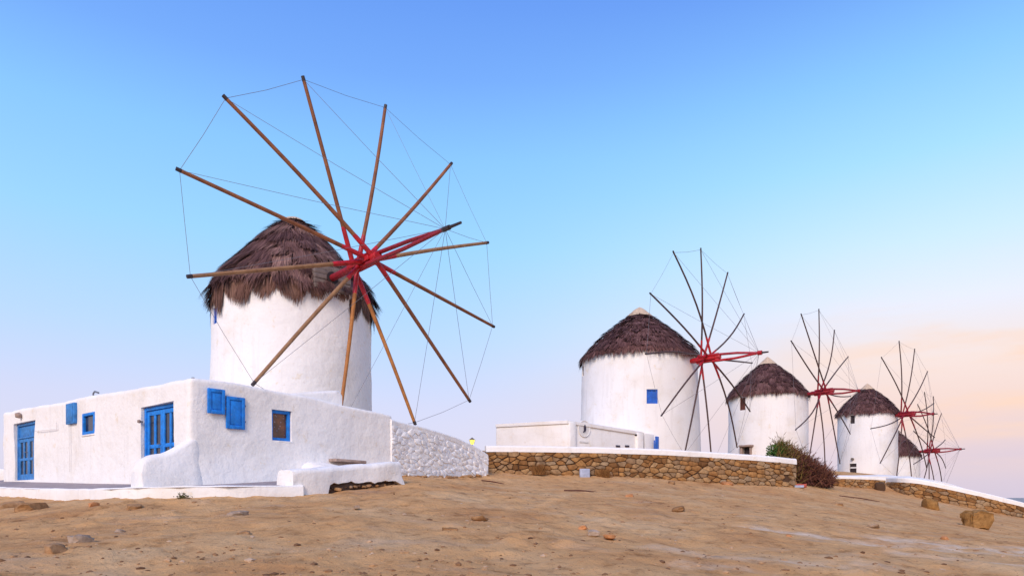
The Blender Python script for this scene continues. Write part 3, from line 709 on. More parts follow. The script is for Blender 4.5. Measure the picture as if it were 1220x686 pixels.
wall_core([tuple(q) for q in pe], .4, 'mortar', mw, name='core')
masonry([tuple(q) for q in pe], None, mw, 'stone', .3, .2, 12, height=1.2)
coping([tuple(q) for q in pe], .45, .20, mw)

# low wall and curving wall to the right
w2 = thing('stone_wall', 'short low stone wall right of the dry bush', 'wall', P(1025, 580, 44))
pp = pix_path([(984, 44.2, 569.0), (1010, 44.2, 569.6), (1035, 44.1, 570.4), (1055, 44.0, 571.5)])
wall_core(pp, .5, 'mortar', w2, face=-.01); masonry(pp, None, w2, 'stone', .36, .20, 21, height=1.0); coping(pp, .7, .12, w2)
w3 = thing('stone_wall', 'ochre stone wall curving downhill to the sea at the right edge', 'wall', P(1130, 598, 42))
pp = pix_path([(1056, 45.6, 573.5), (1072, 43.6, 573.5), (1090, 43.0, 574.6), (1115, 42.5, 579), (1140, 42.2, 584.5), (1165, 42, 590), (1190, 42, 596), (1222, 42, 604), (1260, 42, 614)])
wall_core(pp, .6, 'mortar', w3, face=-.01); masonry(pp, None, w3, 'stone', .42, .23, 31, height=1.15); coping(pp, 1.0, .26, w3, back_rise=.10)
# whitewashed apron of the lower mills
tr = [P(990, 566.5, 46.5), P(1055, 566.5, 46.5), P(1078, 567.0, 46), P(1100, 569.5, 46), P(1125, 573.5, 46), P(1140, 578, 46), P(1160, 585, 46)]
tr2 = [P(985, 563.5, 58), P(1055, 565, 57), P(1078, 567.5, 57), P(1100, 570.5, 56), P(1125, 574.5, 55), P(1142, 579.5, 54), P(1162, 588, 52)]
secs = []
for a, b in zip(tr, tr2): secs.append([a - UP * 2, a - UP * .3, a - UP * .05, a + Vector((0, .15, .02)), a.lerp(b, .5), b, b - UP * 2])
struct(solid_strip('upper_terrace', secs, 'plaster_far', None, nz=.05))

# whitewashed rubble wall running on from the farmhouse
rw = thing('rubble_wall', 'rough whitewashed rubble wall running on from the farmhouse', 'wall', P(520, 567, 23.4))
rp_ = resample([P(466, 506, 21.35), P(480, 509, 21.9), P(500, 513, 22.6), P(520, 518.5, 23.4), P(540, 525, 24.3), P(556, 531.5, 25.0), P(570, 539, 25.6), P(581, 546, 26.05)], .3)
wall_core(rp_, .9, 'plaster_rub', rw, drop=2.6, face=.026)
masonry(rp_, None, rw, 'plaster_rub', .27, .145, 41, gap=.001, proud=(.02, .058), height=1.75, base_drop=.05)
coping(rp_, 1.1, .16, rw, front=.04, name='lime_cap', back_rise=.10, nz_=.03)
a_ = rp_[-1]; ec = [a_ + Vector((.0, .0, -.02)), a_ + Vector((-.25, .7, 0))]
wall_core([tuple(q) for q in ec], .5, 'plaster_rub', rw, name='end', drop=1.4, face=.02)
for i in range(26):
    k = i / 25; p = Vector(rp_[int(k * (len(rp_) - 1))]); g = gz(p.x, p.y); s = rnd.uniform(.05, .13)
    rock_obj('footing_stone', (p.x + rnd.uniform(-.05, .15), p.y - .12 + rnd.uniform(-.08, .05), g + .02), (s * 1.4, s, s * .8), 'rock' if rnd.random() < .7 else 'rock_grey', rw)
# lantern on it
lt = thing('lantern', 'small lit yellow lantern on the end of the rubble wall', 'lantern', P(562.5, 531, 25.5))
l0 = P(562.5, 532, 25.55)
m = MB(); m.tube([l0 - UP * .1, l0 + UP * .10], .022, 8); m.build('post', 'end_dk', lt, True)
m = MB(); m.tube([l0 + UP * .10, l0 + UP * .25], [.055, .10], 6); m.build('glass', 'glow', lt)
m = MB(); m.tube([l0 + UP * .251, l0 + UP * .27, l0 + UP * .32, l0 + UP * .35], [.125, .12, .05, .012], 6); m.build('hood', 'lampbody', lt)
m = MB()
for k in range(6):
    a = k * math.pi / 3; e = Vector((math.cos(a), math.sin(a), 0)); m.tube([l0 + UP * .10 + e * .06, l0 + UP * .255 + e * .107], .007, 4)
m.build('cage', 'end_dk', lt)

# ------------------------------------------------------------------ low annex below the second mill
an = thing('annex', 'long low white building in front of the second windmill', 'building', P(676, 531, 33.5))
aA, aB, aC = P(591, 504, 34.6), P(676, 499.5, 33.5), P(766, 514, 37.0)
def prism(name, foot, zs, z0, m, parent, bev=.12, nz_=.02):
    bm = bmesh.new(); vb = [bm.verts.new((p[0], p[1], z0)) for p in foot]; vt = [bm.verts.new((p[0], p[1], z)) for p, z in zip(foot, zs)]
    n = len(foot); bm.faces.new(vb); bm.faces.new(vt); ed = []
    for i in range(n): bm.faces.new((vb[i], vb[(i+1) % n], vt[(i+1) % n], vt[i]))
    bm.edges.ensure_lookup_table(); ed = [e for e in bm.edges if max(v.co.z for v in e.verts) > z0 + .01]
    bmesh.ops.bevel(bm, geom=ed, offset=bev, segments=3, affect='EDGES', profile=.5)
    return from_bm(name, bm, m, parent, True, 50)
back = Vector((-2.2, 5.0, 0))
prism('wall', [aA, aB, aC, aC + back, aA + Vector((0, 4.5, 0))], [aA.z - .18, aB.z - .14, aC.z - .14, aC.z - .14, aA.z - .18], .6, 'plaster_far', an, .05)
ov = Vector((.0, -.10, 0)); dB = (aC - aB).normalized(); nB = Vector((dB.y, -dB.x, 0)).normalized()
prism('roof_edge', [aA + ov + Vector((-.06, 0, 0)), aB + ov + Vector((0, -.02, 0)), aB + nB * .06, aC + nB * .06, aC + back, aA + Vector((-.06, 4.6, 0))], [aA.z, aB.z, aB.z, aC.z, aC.z, aA.z], 3.15, 'plaster_far', an, .06) if False else None
m = MB()
dA = (aB - aA); dA.z = 0; lA = dA.length; dA.normalize(); nA = Vector((dA.y, -dA.x, 0))
def sloped_beam(a, b, nrm, d0, d1, h, mm):
    i = len(mm.v)
    for p in (a, b):
        mm.v += [p + nrm * d0 - UP * h, p + nrm * d1 - UP * h, p + nrm * d1 - UP * .05, p + nrm * (d1 - .12), p + nrm * d0]
    mm.f += [tuple(i + k for k in (4, 3, 2, 1, 0)), tuple(i + 5 + k for k in range(5))] + [(i+k, i+(k+1) % 5, i+5+(k+1) % 5, i+5+k) for k in range(5)]
sloped_beam(aA, aB, nA, -.5, .07, .20, m); m.build('roof_edge', 'plaster_far', an)
m = MB(); sloped_beam(aB, aC, nB, -.5, .07, .20, m); m.build('roof_edge', 'plaster_far', an)
def pilaster(p, w, ztop):
    m = MB(); m.quad_box(Vector((p.x, p.y, 0)), dB, nB, UP, -w / 2, w / 2, -.3, .14, 1.0, ztop); m.build('pilaster', 'plaster', an, bevel=.03)
pilaster(aB + dB * .25 , .42, aB.z - .13); pilaster(aC - dB * .35, .5, aC.z - .12)
def on_b(px, py, d=.0):
    q = (px - CX) / FPX; k = (q * aB.y - aB.x) / (dB.x - q * dB.y) if True else 0; p = Vector((aB.x, aB.y, 0)) + Vector((dB.x, dB.y, 0)) * k + nB * d; p.z = (HY - py) / FPX * p.y; return p
dBh = Vector((dB.x, dB.y, 0)).normalized()
ctr = on_b(695.5, 510.5, 0); m = MB(); m.tube([ctr - nB * .02, ctr + nB * .035], .42, 28); plq = m.build('plaque', 'sign', an); plq['label'] = 'faint round plaque with a small dark mark'
m = MB()
for k in range(28):
    a, b = 2 * math.pi * k / 28, 2 * math.pi * (k + 1) / 28
    m.tube([ctr + nB * .04 + (dBh * math.cos(a) + UP * math.sin(a)) * .40, ctr + nB * .04 + (dBh * math.cos(b) + UP * math.sin(b)) * .40], .022, 5)
m.build('plaque_rim', 'plaster_far', plq)
m = MB(); m.tube([ctr + nB * .045 + UP * .19, ctr + nB * .045 + UP * .05 + dBh * .03, ctr + nB * .045 - UP * .10 + dBh * .02, ctr + nB * .045 - UP * .19 - dBh * .08], [.05, .075, .06, .02], 8); m.build('plaque_mark', 'mark', plq)
m = MB(); q0 = on_b(690, 525.5, .01); m.quad_box(q0, dBh, nB, UP, 0, .62, 0, .02, -.05, .02); m.build('name_strip', 'sign', an)
q0 = on_b(757, 518, .03); m = MB(); m.tube([q0 - nB * .05, q0 + nB * .08], .045, 10); m.build('wall_lamp', 'end_dk', an, True)
for px in (733.5, 744.5):
    q0 = on_b(px, 531.6, .0); m = MB(); m.quad_box(q0, dBh, nB, UP, 0, .30, -.02, .05, -.02, .07); m.build('vent', 'mark', an, bevel=.01)
# low porch with the blue door beyond
pB = [P(768, 515.5, 37.0), P(783, 517.5, 38.0)]
prism('porch', [pB[0], pB[1], pB[1] + Vector((0, 1.5, 0)), pB[0] + Vector((0, 1.5, 0))], [pB[0].z, pB[1].z, pB[1].z, pB[0].z], 1.0, 'plaster_far', an, .05)
pd = P(779.5, 519.5, 37.55); de = (pB[1] - pB[0]); de.z = 0; de.normalize(); ne = Vector((de.y, -de.x, 0))
m = MB(); m.quad_box(pd, de, ne, UP, .05, .36, .02, .09, -1.7, 0); dr = m.build('door', 'blue_vi', an, bevel=.01)
m = MB(); m.quad_box(pd, de, ne, UP, .10, .31, .091, .11, -1.5, -.15); m.build('panel', 'blue_vi', dr, bevel=.005)
m = MB(); m.quad_box(pd, de, ne, UP, -.10, -.04, .02, .07, -.85, -.22); m.build('shutter', 'blue_vi', an, bevel=.005)

# ------------------------------------------------------------------ windmills
TONE = {}
def blade(v, f, p, d, side, up, ln, w, droop, lift, tone=.5):
    TONE.setdefault(id(v), []).extend([tone] * 6)
    i = len(v); m = p + d * (ln * .55) + up * lift * .6; e = p + d * ln + up * lift - UP * droop
    v += [p - side * w * .5, p + side * w * .5, m + side * w * .55, m - side * w * .55, e + side * w * .12, e - side * w * .12]
    f += [(i, i+1, i+2, i+3), (i+3, i+2, i+4, i+5)]
PROF = [(0.0, 0.0), (.13, .025), (.26, .11), (.39, .225), (.56, .385), (.72, .54), (.85, .675), (.965, .83), (1.0, 1.0)]
PROF2 = [(0.0, 0.0), (.10, .06), (.24, .165), (.38, .29), (.51, .41), (.64, .535), (.77, .67), (.90, .83), (1.0, .97)]
def windmill(label, ctr, rb, rt, zb, ze, za, H, az, tilt, LB, bowdz, tips, style, openings, seed, rows, per_row, blades):
    prof = PROF if style == 'big' else PROF2
    rg = random.Random(seed); c = Vector((ctr[0], ctr[1], 0)); big = style == 'big'
    root = thing('windmill', label, 'windmill', c + UP * zb, 'windmills along the ridge')
    # tower
    NS, NR = 72, 30; bm = bmesh.new(); rings = []; zt = ze + (.12 if big else .08)
    for i in range(NR + 1):
        z = zb - 1 + (zt - zb + 1) * i / NR; r = rb + (rt - rb) * max(0, (z - zb)) / (zt - zb); rw_ = []
        for j in range(NS):
            a = 2 * math.pi * j / NS; p = c + Vector((math.cos(a) * r, math.sin(a) * r, z))
            p += Vector((math.cos(a), math.sin(a), 0)) * (noise.noise(p * .5 + Vector((seed, 0, 0))) * .05 + noise.noise(p * 1.6) * .018); rw_.append(bm.verts.new(p))
        rings.append(rw_)
    for i in range(NR):
        for j in range(NS): bm.faces.new((rings[i][j], rings[i][(j+1) % NS], rings[i+1][(j+1) % NS], rings[i+1][j]))
    bm.faces.new(rings[0][::-1]); bm.faces.new(rings[-1])
    tower = from_bm('tower', bm, 'plaster' if big else 'plaster_far', root, True, 50)
    cutters = []; todo = []
    for (kind, px, py, w, h, lab) in openings:
        q = (px - CX) / FPX; d = Vector((q, 1, 0)); A_ = d.dot(d); b_ = -2 * d.dot(c); z_ = (HY - py) / FPX * c.y
        r = rb + (rt - rb) * max(0, min(1, (z_ - zb) / (zt - zb))); cc = c.dot(c) - r * r; disc = max(0, b_ * b_ - 4 * A_ * cc)
        Y = (-b_ - math.sqrt(disc)) / (2 * A_); p = d * Y; nrm = (p - c).normalized(); al = Vector((-nrm.y, nrm.x, 0))
        p.z = (HY - py) / FPX * Y; todo.append((kind, p, nrm, al, w, h, lab))
        m = MB(); m.quad_box(p, al, nrm, UP, -w/2, w/2, -.22, .4, -h/2, h/2); cutters.append(m)
    if cutters: boolean_cut(tower, cutters)
    for kind, p, nrm, al, w, h, lab in todo:
        mt = {'blue': 'blue_vi', 'brown': 'brown', 'grey': 'plank', 'dark': 'dark', 'niche': 'dark', 'door': 'dark'}[kind]
        m = MB(); m.quad_box(p, al, nrm, UP, -w/2, w/2, -.20, -.12, -h/2, h/2)
        wn = m.build('door' if kind in ('door', 'niche') else 'window', mt, root); wn['label'] = lab
        if kind in ('blue', 'brown', 'grey'):
            m = MB(); t = .07
            for (x0, x1, y0, y1) in ((-w/2, -w/2+t, -h/2, h/2), (w/2-t, w/2, -h/2, h/2), (-w/2+t, w/2-t, h/2-t, h/2), (-w/2+t, w/2-t, -h/2, -h/2+t), (-.02, .02, -h/2+t, h/2-t)):
                m.quad_box(p, al, nrm, UP, x0, x1, -.12, -.07, y0, y1)
            m.build('frame', mt, wn)
        if kind == 'door':
            m = MB(); m.quad_box(p, al, nrm, UP, -.28, .28, -.119, -.105, h * .10, h * .22); m.build('notice', 'sign', wn)
            m = MB(); m.tube([p + UP * (h/2 + .38) - nrm * .05, p + UP * (h/2 + .38) + nrm * .16], .12, 10); m.build('wall_lamp', 'lampbody', root, True)
        if kind == 'niche':
            m = MB(); m.quad_box(p, al, nrm, UP, -w*.85, w*.85, -.1, .35, h/2 + .002, h/2 + .14); m.build('lintel', 'slab', root, bevel=.02)
            m = MB(); m.quad_box(p, al, nrm, UP, -w*.85, -w*.5, -.1, .2, -h/2, h/2); m.quad_box(p, al, nrm, UP, w*.5, w*.62, -.1, .2, -h/2, h/2); m.build('jamb', 'slab', root, bevel=.02)
    # cap
    re = rt + (.01 if big else .15); hh = za - ze
    def surf(k, a, off=0.0):
        """k = 0 apex .. 1 eave"""
        rr_ = interp(k, [(i / (len(prof) - 1), p_[0]) for i, p_ in enumerate(prof)]) * re; dz = interp(k, [(i / (len(prof) - 1), p_[1]) for i, p_ in enumerate(prof)]) * hh
        wob = 1 + .025 * noise.noise(Vector((math.cos(a) * 2, math.sin(a) * 2, k * 3 + seed)))
        return c + Vector((math.cos(a) * rr_ * wob, math.sin(a) * rr_ * wob, za - dz + off))
    v = []; f = []; NA = 64; NK = 18
    for i in range(NK + 1):
        for j in range(NA): v.append(surf(.04 + .96 * i / NK, 2 * math.pi * j / NA, -.10))
    for i in range(NK):
        for j in range(NA): f.append((i*NA + j, i*NA + (j+1) % NA, (i+1)*NA + (j+1) % NA, (i+1)*NA + j))
    f.append(tuple(range(NA)))
    cap = mesh('roof', v, f, 'under', root, True)
    v = []; f = []
    cl = [rg.uniform(.0, 1) for _ in range(200)]
    NC = int((19 if big else 26) * re / 3.2)
    hubdir = math.atan2(H[1] - c.y, H[0] - c.x)
    def clump(a):        # ragged lobes along the eave
        x = (a % (2 * math.pi)) / (2 * math.pi) * NC; i = int(x) % NC; fr_ = x - int(x); return cl[i], abs(fr_ - .5) * 2
    vf = []; ff = []
    for r_ in range(rows):
        k0 = .15 + .85 * (r_ / (rows - 1)) ** .85; last = r_ >= rows - 2
        cnt = max(14, int(per_row * (.25 + .75 * k0)))
        for j in range(cnt):
            a = 2 * math.pi * (j + rg.random()) / cnt; amp, fr_ = clump(a); tf_ = rg.random(); tn = rg.random(); ln_ = rg.gauss(0, .30 if big else .2); wsp = (1.15 if big else .8)
            for b_ in range(blades):
                aa = a + rg.gauss(0, .42 / cnt * 2 * math.pi); kk = max(.13, k0 - rg.random() * .06)
                p = surf(kk, aa, rg.uniform(-.02, .05 if big else .03)); p2 = surf(min(1, kk + .02), aa); p1 = surf(kk - .02, aa)
                d = (p2 - p1).normalized(); side = Vector((-math.sin(aa), math.cos(aa), 0)); up = d.cross(side); up = up if up.z > 0 else -up
                d = (d + side * (ln_ + rg.gauss(0, .10))).normalized()
                if last:
                    if big:
                        near_axle = math.exp(-(((aa - hubdir + math.pi) % (2*math.pi) - math.pi) / .22) ** 2)
                        ln = (.26 + .30 * amp) * (1 - .5 * fr_ ** 2.0) * rg.uniform(.8, 1.1) * (1 - .75 * near_axle)
                        blade(vf, ff, p, (d * .45 + Vector((0, 0, -.9)) + side * (.45 * (amp - .5))).normalized(), side, up, ln, rg.uniform(.02, .05), .03, rg.uniform(-.03, .06) + .05 * amp, tn)
                    else:
                        ln = (.13 + .42 * amp) * (1 - .55 * fr_ ** 2) * rg.uniform(.7, 1.2)
                        blade(v, f, p, (d + Vector((0, 0, -.8))).normalized(), side, up, ln, rg.uniform(.03, .06), .03, rg.uniform(-.02, .05), tn)
                else:
                    blade(v, f, p, d, side, up, (rg.uniform(.35, .75) if big else rg.uniform(.25, .5)) * (.75 + .5 * tf_), rg.uniform(.016, .045) if big else rg.uniform(.03, .065), rg.uniform(0, .05), rg.uniform(0, .05) + (.17 if big else .20) * max(0, tf_ - .40), tn)
    # tiers of straw bundles, each hanging over the one below
    NT = 8 if big else 10
    for ti in range(NT):
        kt0 = .17 + .83 * (ti / (NT - 1)) ** .9; eave = ti == NT - 1; th_ = rg.random()
        end_ = th_ + 2 * math.pi; rad_ = max(.25, (surf(kt0, 0) - c).to_2d().length)
        while th_ < end_:
            wd2 = (rg.uniform(.30, .85) if big else rg.uniform(.18, .62)) / rad_; wd2 = min(wd2, 1.0)
            near_axle = math.exp(-(((th_ + wd2 / 2 - hubdir + math.pi) % (2*math.pi) - math.pi) / .30) ** 2) if big else 0
            ll = rg.uniform(.55, 1.08) if big else rg.uniform(.28, .60)
            if eave: ll *= (1 - .7 * near_axle) * (1.0 if big else .8)
            sl_ = rg.uniform(-.45, .45); lean = rg.uniform(-.28, .28); lf_ = rg.uniform(.02, .11) if big else rg.uniform(.02, .09); kick = rg.uniform(.0, .12 if big else .09); tn = rg.random() if big else max(0, min(1, rg.gauss(.45, .17))); pw = rg.uniform(.2, .6)
            if ti == 0: kick *= .2; lf_ *= .5
            if ti >= NT - 2: kick *= .35
            for b_ in range(int(wd2 * rad_ * (170 if big else 75))):
                q = rg.random(); aa = th_ + wd2 * q; k1 = kt0 - rg.uniform(0, .05); p = surf(k1, aa); side = Vector((-math.sin(aa), math.cos(aa), 0))
                d = (surf(min(1, k1 + .01), aa) - surf(k1 - .03, aa)).normalized(); up = d.cross(side); up = up if up.z > 0 else -up
                if eave: d = (d * (.12 if big else .3) + Vector((0, 0, -1))).normalized(); up = Vector((math.cos(aa), math.sin(aa), .4)).normalized()
                ln = ll * (1 + sl_ * (q - .5) * 2) * (1 - pw * abs(q * 2 - 1) ** 2.5) * (rg.uniform(.80, 1.06) if big else rg.uniform(.6, 1.2))
                tgt = (vf, ff) if (eave and big) else (v, f)
                blade(*tgt, p + up * lf_ * (1 - .5 * abs(q * 2 - 1)), (d + side * (lean + rg.gauss(0, .08))).normalized(), side, up, ln, rg.uniform(.018, .042) if big else rg.uniform(.03, .06), 0, rg.uniform(-.02, .03) + kick, tn)
            th_ += wd2 * rg.uniform(.90, 1.10)
    def thatch_part(nm, vv, fc, mt):
        o = mesh(nm, vv, fc, mt, cap); o['kind'] = 'stuff'
        o.data.attributes.new('tone', 'FLOAT', 'POINT').data.foreach_set('value', TONE.pop(id(vv)))
    thatch_part('thatch', v, f, 'thatch' if big else 'thatch_dk')
    if vf: thatch_part('thatch_fringe', vf, ff, 'thatch_fr')
    v = []; f = []; NK = 6; NA = 24; kt = .16 if big else .25
    for i in range(NK + 1):
        for j in range(NA):
            k = kt * i / NK; p = surf(max(k, .001), 2 * math.pi * j / NA, .10 if not big else .13); q = i / NK
            p.z += (.20 if big else .16) * (1 - q ** 1.5) * (1 if not big else .35) + .03 * noise.noise(p * 4); v.append(p)
    for i in range(NK):
        for j in range(NA): f.append((i*NA + j, i*NA + (j+1) % NA, (i+1)*NA + (j+1) % NA, (i+1)*NA + j))
    mesh('crown', v, f, 'straw', cap, True)
    # sail wheel
    azr, tl = R(az), R(tilt); H = Vector(H)
    n = Vector((math.sin(azr) * math.cos(tl), -math.cos(azr) * math.cos(tl), math.sin(tl))); u = Vector((math.cos(azr), math.sin(azr), 0)); w = u.cross(n); w = w if w.z > 0 else -w
    pr = .068 if big else .049; redm = 'red' if seed < 30 else 'red_dk'
    m = MB(); dist = (H - c).to_2d().length
    m.tube([H - n * (dist - .6), H - n * .5], .125, 12); axle = m.build('axle', redm if not big else 'red_dk', root, True)  # big mill's axle is a darker red, the shade under its cap put into colour
    m = MB(); m.tube([H - n * .85, H - n * .78, H + n * .78, H + n * .85], [.13, .155, .155, .12], 12)
    hub = m.build('sail_wheel', redm, root, True)
    # timbers wedged round the hub
    for k in range(6):
        a = R(60 * k + 10); e = u * math.cos(a) + w * math.sin(a); e2 = n.cross(e); m = MB()
        m.quad_box(H + e * .15, n, e, e2, -.72 + .16 * (k % 3), .8 - .2 * (k % 2), -.07, .08, -.075, .075); m.build('hub_block', redm, hub, bevel=.015)
    if big:      # planked opening where the axle leaves the thatch
        hd = Vector((math.cos(hubdir), math.sin(hubdir), 0)); hs = Vector((-hd.y, hd.x, 0)); o = c + hd * (rt - .35)
        for k in range(5):
            m = MB(); m.quad_box(o, hd, hs, UP, -.5, .50 + rg.uniform(-.04, .04), -.72, .72, ze - .02 + k * .17, ze + .145 + k * .17); m.build('plank', 'plank', cap, bevel=.012)
        m = MB(); ao = H - n * (dist - rt - .17); m.tube([ao - n * .3, ao + n * .02], .23, 16); m.build('axle_shade_disc', 'dark', cap)  # solid dark disc on the planks, painted shade for the hole round the axle
    tp = []
    for i, t in enumerate(tips):
        if t is None: tp.append(None); continue
        a = R(t[0]); tp.append(H + (u * math.sin(a) + w * math.cos(a)) * t[1])
    bow = H + n * LB + UP * bowdz
    for i, T in enumerate(tp):
        if T is None: continue
        off = ((i % 6) - 2.5) * (.25 if big else .13); r0 = H + n * off; ax = (T - r0); ln = ax.length; ax.normalize()
        bend = n * (.05 if big else rg.uniform(.02, .2)) + ax.cross(n) * (rg.uniform(-.05, .05) if big else rg.uniform(-.26, .26))
        pts = []; rads = []
        for k in range(9):
            q = k / 8; pts.append(r0.lerp(T, q) + bend * math.sin(math.pi * q) ); rads.append(pr * (1.12 - .28 * q))
        wm = style if not big else ('wood_or' if 150 < (tips[i][0] % 360) < 200 else ('wood_grey' if 195 < (tips[i][0] % 360) < 270 or 55 < tips[i][0] % 360 < 75 else 'wood'))
        if big is False: wm = 'wood_dk'
        m = MB(); m.tube(pts, rads, 8); m.build('spoke', wm, hub, True)
        m = MB(); m.tube([T - ax * .05, T + ax * .10], [pr * .9, pr * .85], 8); m.build('spoke_end', 'end_dk', hub, True)
        if big: sl = [1.25, 1.0, .85][i % 3]
        else: sl = rg.uniform(.9, 1.5)
        q1 = min(1, sl / ln); m = MB(); sp = []
        for k in range(5):
            q = q1 * k / 4; sp.append(r0.lerp(T, q) + bend * math.sin(math.pi * q))
        m.tube(sp + [sp[-1] + ax * .10], [pr * 1.3, pr * 1.28, pr * 1.26, pr * 1.22, pr * 1.18, pr * 1.05], 8); m.build('spoke_sleeve', redm, hub, True)
    # bowsprit: two red stays meeting at a dark tip
    nose = H + (bow - H) * .86
    for sg_, up_ in ((1, .12), (-1, -.14)):
        m = MB(); s0 = H + n * .45 + w * up_ * 1.6 + u * sg_ * .16; mid = s0.lerp(nose, .5) + w * up_ * .45 + u * sg_ * .04
        m.tube([s0, mid, nose], [.075, .068, .055] if big else [.07, .066, .06], 8); m.build('bowsprit', redm if not big else 'red_dk', hub, True)
    m = MB(); m.tube([H + (bow - H) * .84, H + (bow - H) * .90], .075 if big else .12, 8); m.build('bowsprit_collar', 'end_dk' if big else redm, hub, True)
    m = MB(); m.tube([H + (bow - H) * .86, bow], [.055, .04], 8); m.build('bowsprit_tip', 'end_dk', hub, True)
    wr = .0062 if big else .0068
    for i, T in enumerate(tp):
        if T is None: continue
        j = (i + 1) % len(tp)
        m = MB(); a, b = nose, T; mid = a.lerp(b, .5) - UP * .03; m.tube([a, mid, b], wr, 4); m.build('stay_rope', 'wire', hub)
        k = j if tp[j] is not None else (j + 1) % len(tp)
        m = MB(); b = tp[k]; mid = T.lerp(b, .5) - UP * .05; m.tube([T, mid, b], wr * 1.1, 4); m.build('rim_rope', 'wire', hub)
    return root

T1 = [(-21.5, 5.81), (9.8, 5.84), (39.8, 6.17), (69.2, 6.16), (100.7, 6.1), (132.4, 6.31), (159.2, 5.71), (190.6, 6.0), (-139.8, 6.02), (-107.4, 5.97), (-79.0, 6.07), (-51.0, 5.97)]
T2 = [(-5.4, 5.99), (25.9, 5.99), (54.3, 5.82), (84.2, 5.83), (113.7, 5.97), (141.6, 5.99), (174.1, 6.0), (204.1, 6.0), (-127.1, 5.88), (-96.1, 6.13), (-67.0, 6.17), (-34.4, 6.13)]
T3 = [(-2.2, 6.06), (28.6, 5.72), (58.3, 6.48), (87.1, 5.81), (116.0, 6.16), (148.2, 6.03), (178.0, 6.0), (208.0, 6.0), (-122.6, 5.76), None, (-60.8, 5.98), (-34.0, 6.15)]
T4 = [(-11.2, 6.17), (16.6, 6.02), (46.2, 5.93), (76.1, 5.81), (105.7, 6.09), (135.8, 6.14), (166.1, 6.0), (-164.9, 5.6), (-134.8, 6.05), (-104.8, 6.14), None, (-44.5, 6.07)]
T5 = [(-16.1, 6.04), (15.4, 5.92), (46.9, 6.16), (75.6, 5.94), (105.4, 5.9), (135.6, 6.0), (165.6, 6.0), (195.6, 6.0), (225.6, 6.0), (-104.6, 6.15), (-73.9, 5.9), (-43.5, 5.99)]
windmill('largest windmill with shaggy thatch and brown and orange poles behind the farmhouse', (-8.70, 27.2), 3.08, 3.02, 2.2, 7.55, 10.95, (-5.08, 23.36, 8.03), 44.5, 1.7, 5.15, -.27, T1, 'big',
         [('blue', 255.5, 376, .5, .62, 'small blue window under the eave')], 3, 14, 60, 12)
windmill('second windmill from the left with one square blue window in its tower', (7.7, 41.3), 3.60, 3.42, 2.4, 8.15, 11.25, (10.89, 38.27, 7.75), 46.2, .3, 3.55, -.15, T2, 'dark',
         [('blue', 777, 472, .62, .80, 'square blue window'), ('grey', 694.5, 442, .62, .6, 'small grey window under the eave')], 13, 12, 60, 8)
windmill('third windmill from the left with a small brown window, behind the dry bush', (20.06, 53.6), 2.98, 2.92, 2.1, 7.75, 10.75, (23.01, 50.65, 7.79), 44.8, 1.4, 2.95, -.28, T3, 'dark',
         [('brown', 884.5, 481, .52, .95, 'small brown window'), ('niche', 890, 538, .62, .75, 'low dark doorway under a stone lintel')], 33, 11, 50, 8)
windmill('fourth windmill from the left with a dark doorway and tiny dark window', (31.9, 61.3), 2.42, 2.42, 1.7, 7.35, 9.95, (33.81, 58.74, 7.12), 36.6, -.5, 2.55, -.18, T4, 'dark',
         [('dark', 1015.5, 499.5, .42, .72, 'tiny dark window'), ('door', 1016, 559, .62, 1.05, 'dark doorway with a pale notice')], 43, 11, 46, 8)
windmill('farthest and smallest windmill, half hidden behind the fourth one', (40.4, 72.9), 2.75, 2.72, -1.0, 4.3, 7.6, (43.09, 70.27, 4.76), 44.7, 1.3, 3.02, 0, T5, 'dark', [], 53, 10, 40, 8)

# ------------------------------------------------------------------ plants
bush = thing('dry_bush', 'tall reddish brown dry bush at the end of the stone wall', 'bush', P(965, 579, 33.5))
rg = random.Random(5); v = []; f = []; lv = []; lf = []
va = []; fa = []; vb_ = []; fb_ = []
def stick(p, q, w):
    olive = CX + FPX * p.x / p.y + rg.gauss(0, 9) < 951; v, f = (va, fa) if olive else (vb_, fb_)
    i = len(v); s = (q - p).cross(Vector((rg.uniform(-1, 1), -1, rg.uniform(-1, 1)))).normalized() * w; v.extend([p - s, p + s, q + s * .4, q - s * .4]); f.append((i, i+1, i+2, i+3))
BT = [(921, 533), (928, 530), (936, 530.5), (944, 535), (952, 540), (960, 546), (968, 552), (976, 558), (984, 565), (992, 576)]
for i in range(3600):
    px = rg.uniform(924, 990); top = interp(px, BT); Y = 33.4 + rg.uniform(-1.1, 1.4)
    py = 579 - (579 - top) * rg.random() ** .75 * rg.uniform(.85, 1.08); p = P(px, py, Y)
    ln = rg.uniform(.18, .55); d = Vector((rg.gauss(.10, .5), rg.gauss(0, .4), rg.uniform(.15, 1))).normalized(); q = p + d * ln; stick(p - d * ln * .5, q, rg.uniform(.008, .02))
    for _ in range(3):
        k = rg.random(); b = p.lerp(q, k); dd_ = (d + Vector((rg.gauss(0, .7), rg.gauss(0, .7), rg.gauss(0, .5)))).normalized(); stick(b, b + dd_ * rg.uniform(.08, .22), rg.uniform(.006, .014))
for i in range(40):
    p = P(rg.uniform(940, 975), 580, 33.4 + rg.uniform(-.5, .5)); q = p + Vector((rg.gauss(0, .5), rg.gauss(0, .4), rg.uniform(.5, 1.3))); stick(p, q, .03)
o = mesh('twigs', vb_, fb_, 'twig', bush); o['kind'] = 'stuff'
o = mesh('olive_twigs', va, fa, 'twig_ol', bush); o['kind'] = 'stuff'
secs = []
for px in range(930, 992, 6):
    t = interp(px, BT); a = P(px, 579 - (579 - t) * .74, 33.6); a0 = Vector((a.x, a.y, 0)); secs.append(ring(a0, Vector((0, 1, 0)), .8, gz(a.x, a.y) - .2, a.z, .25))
solid_strip('heart', secs, 'soil', bush, nz=.25)
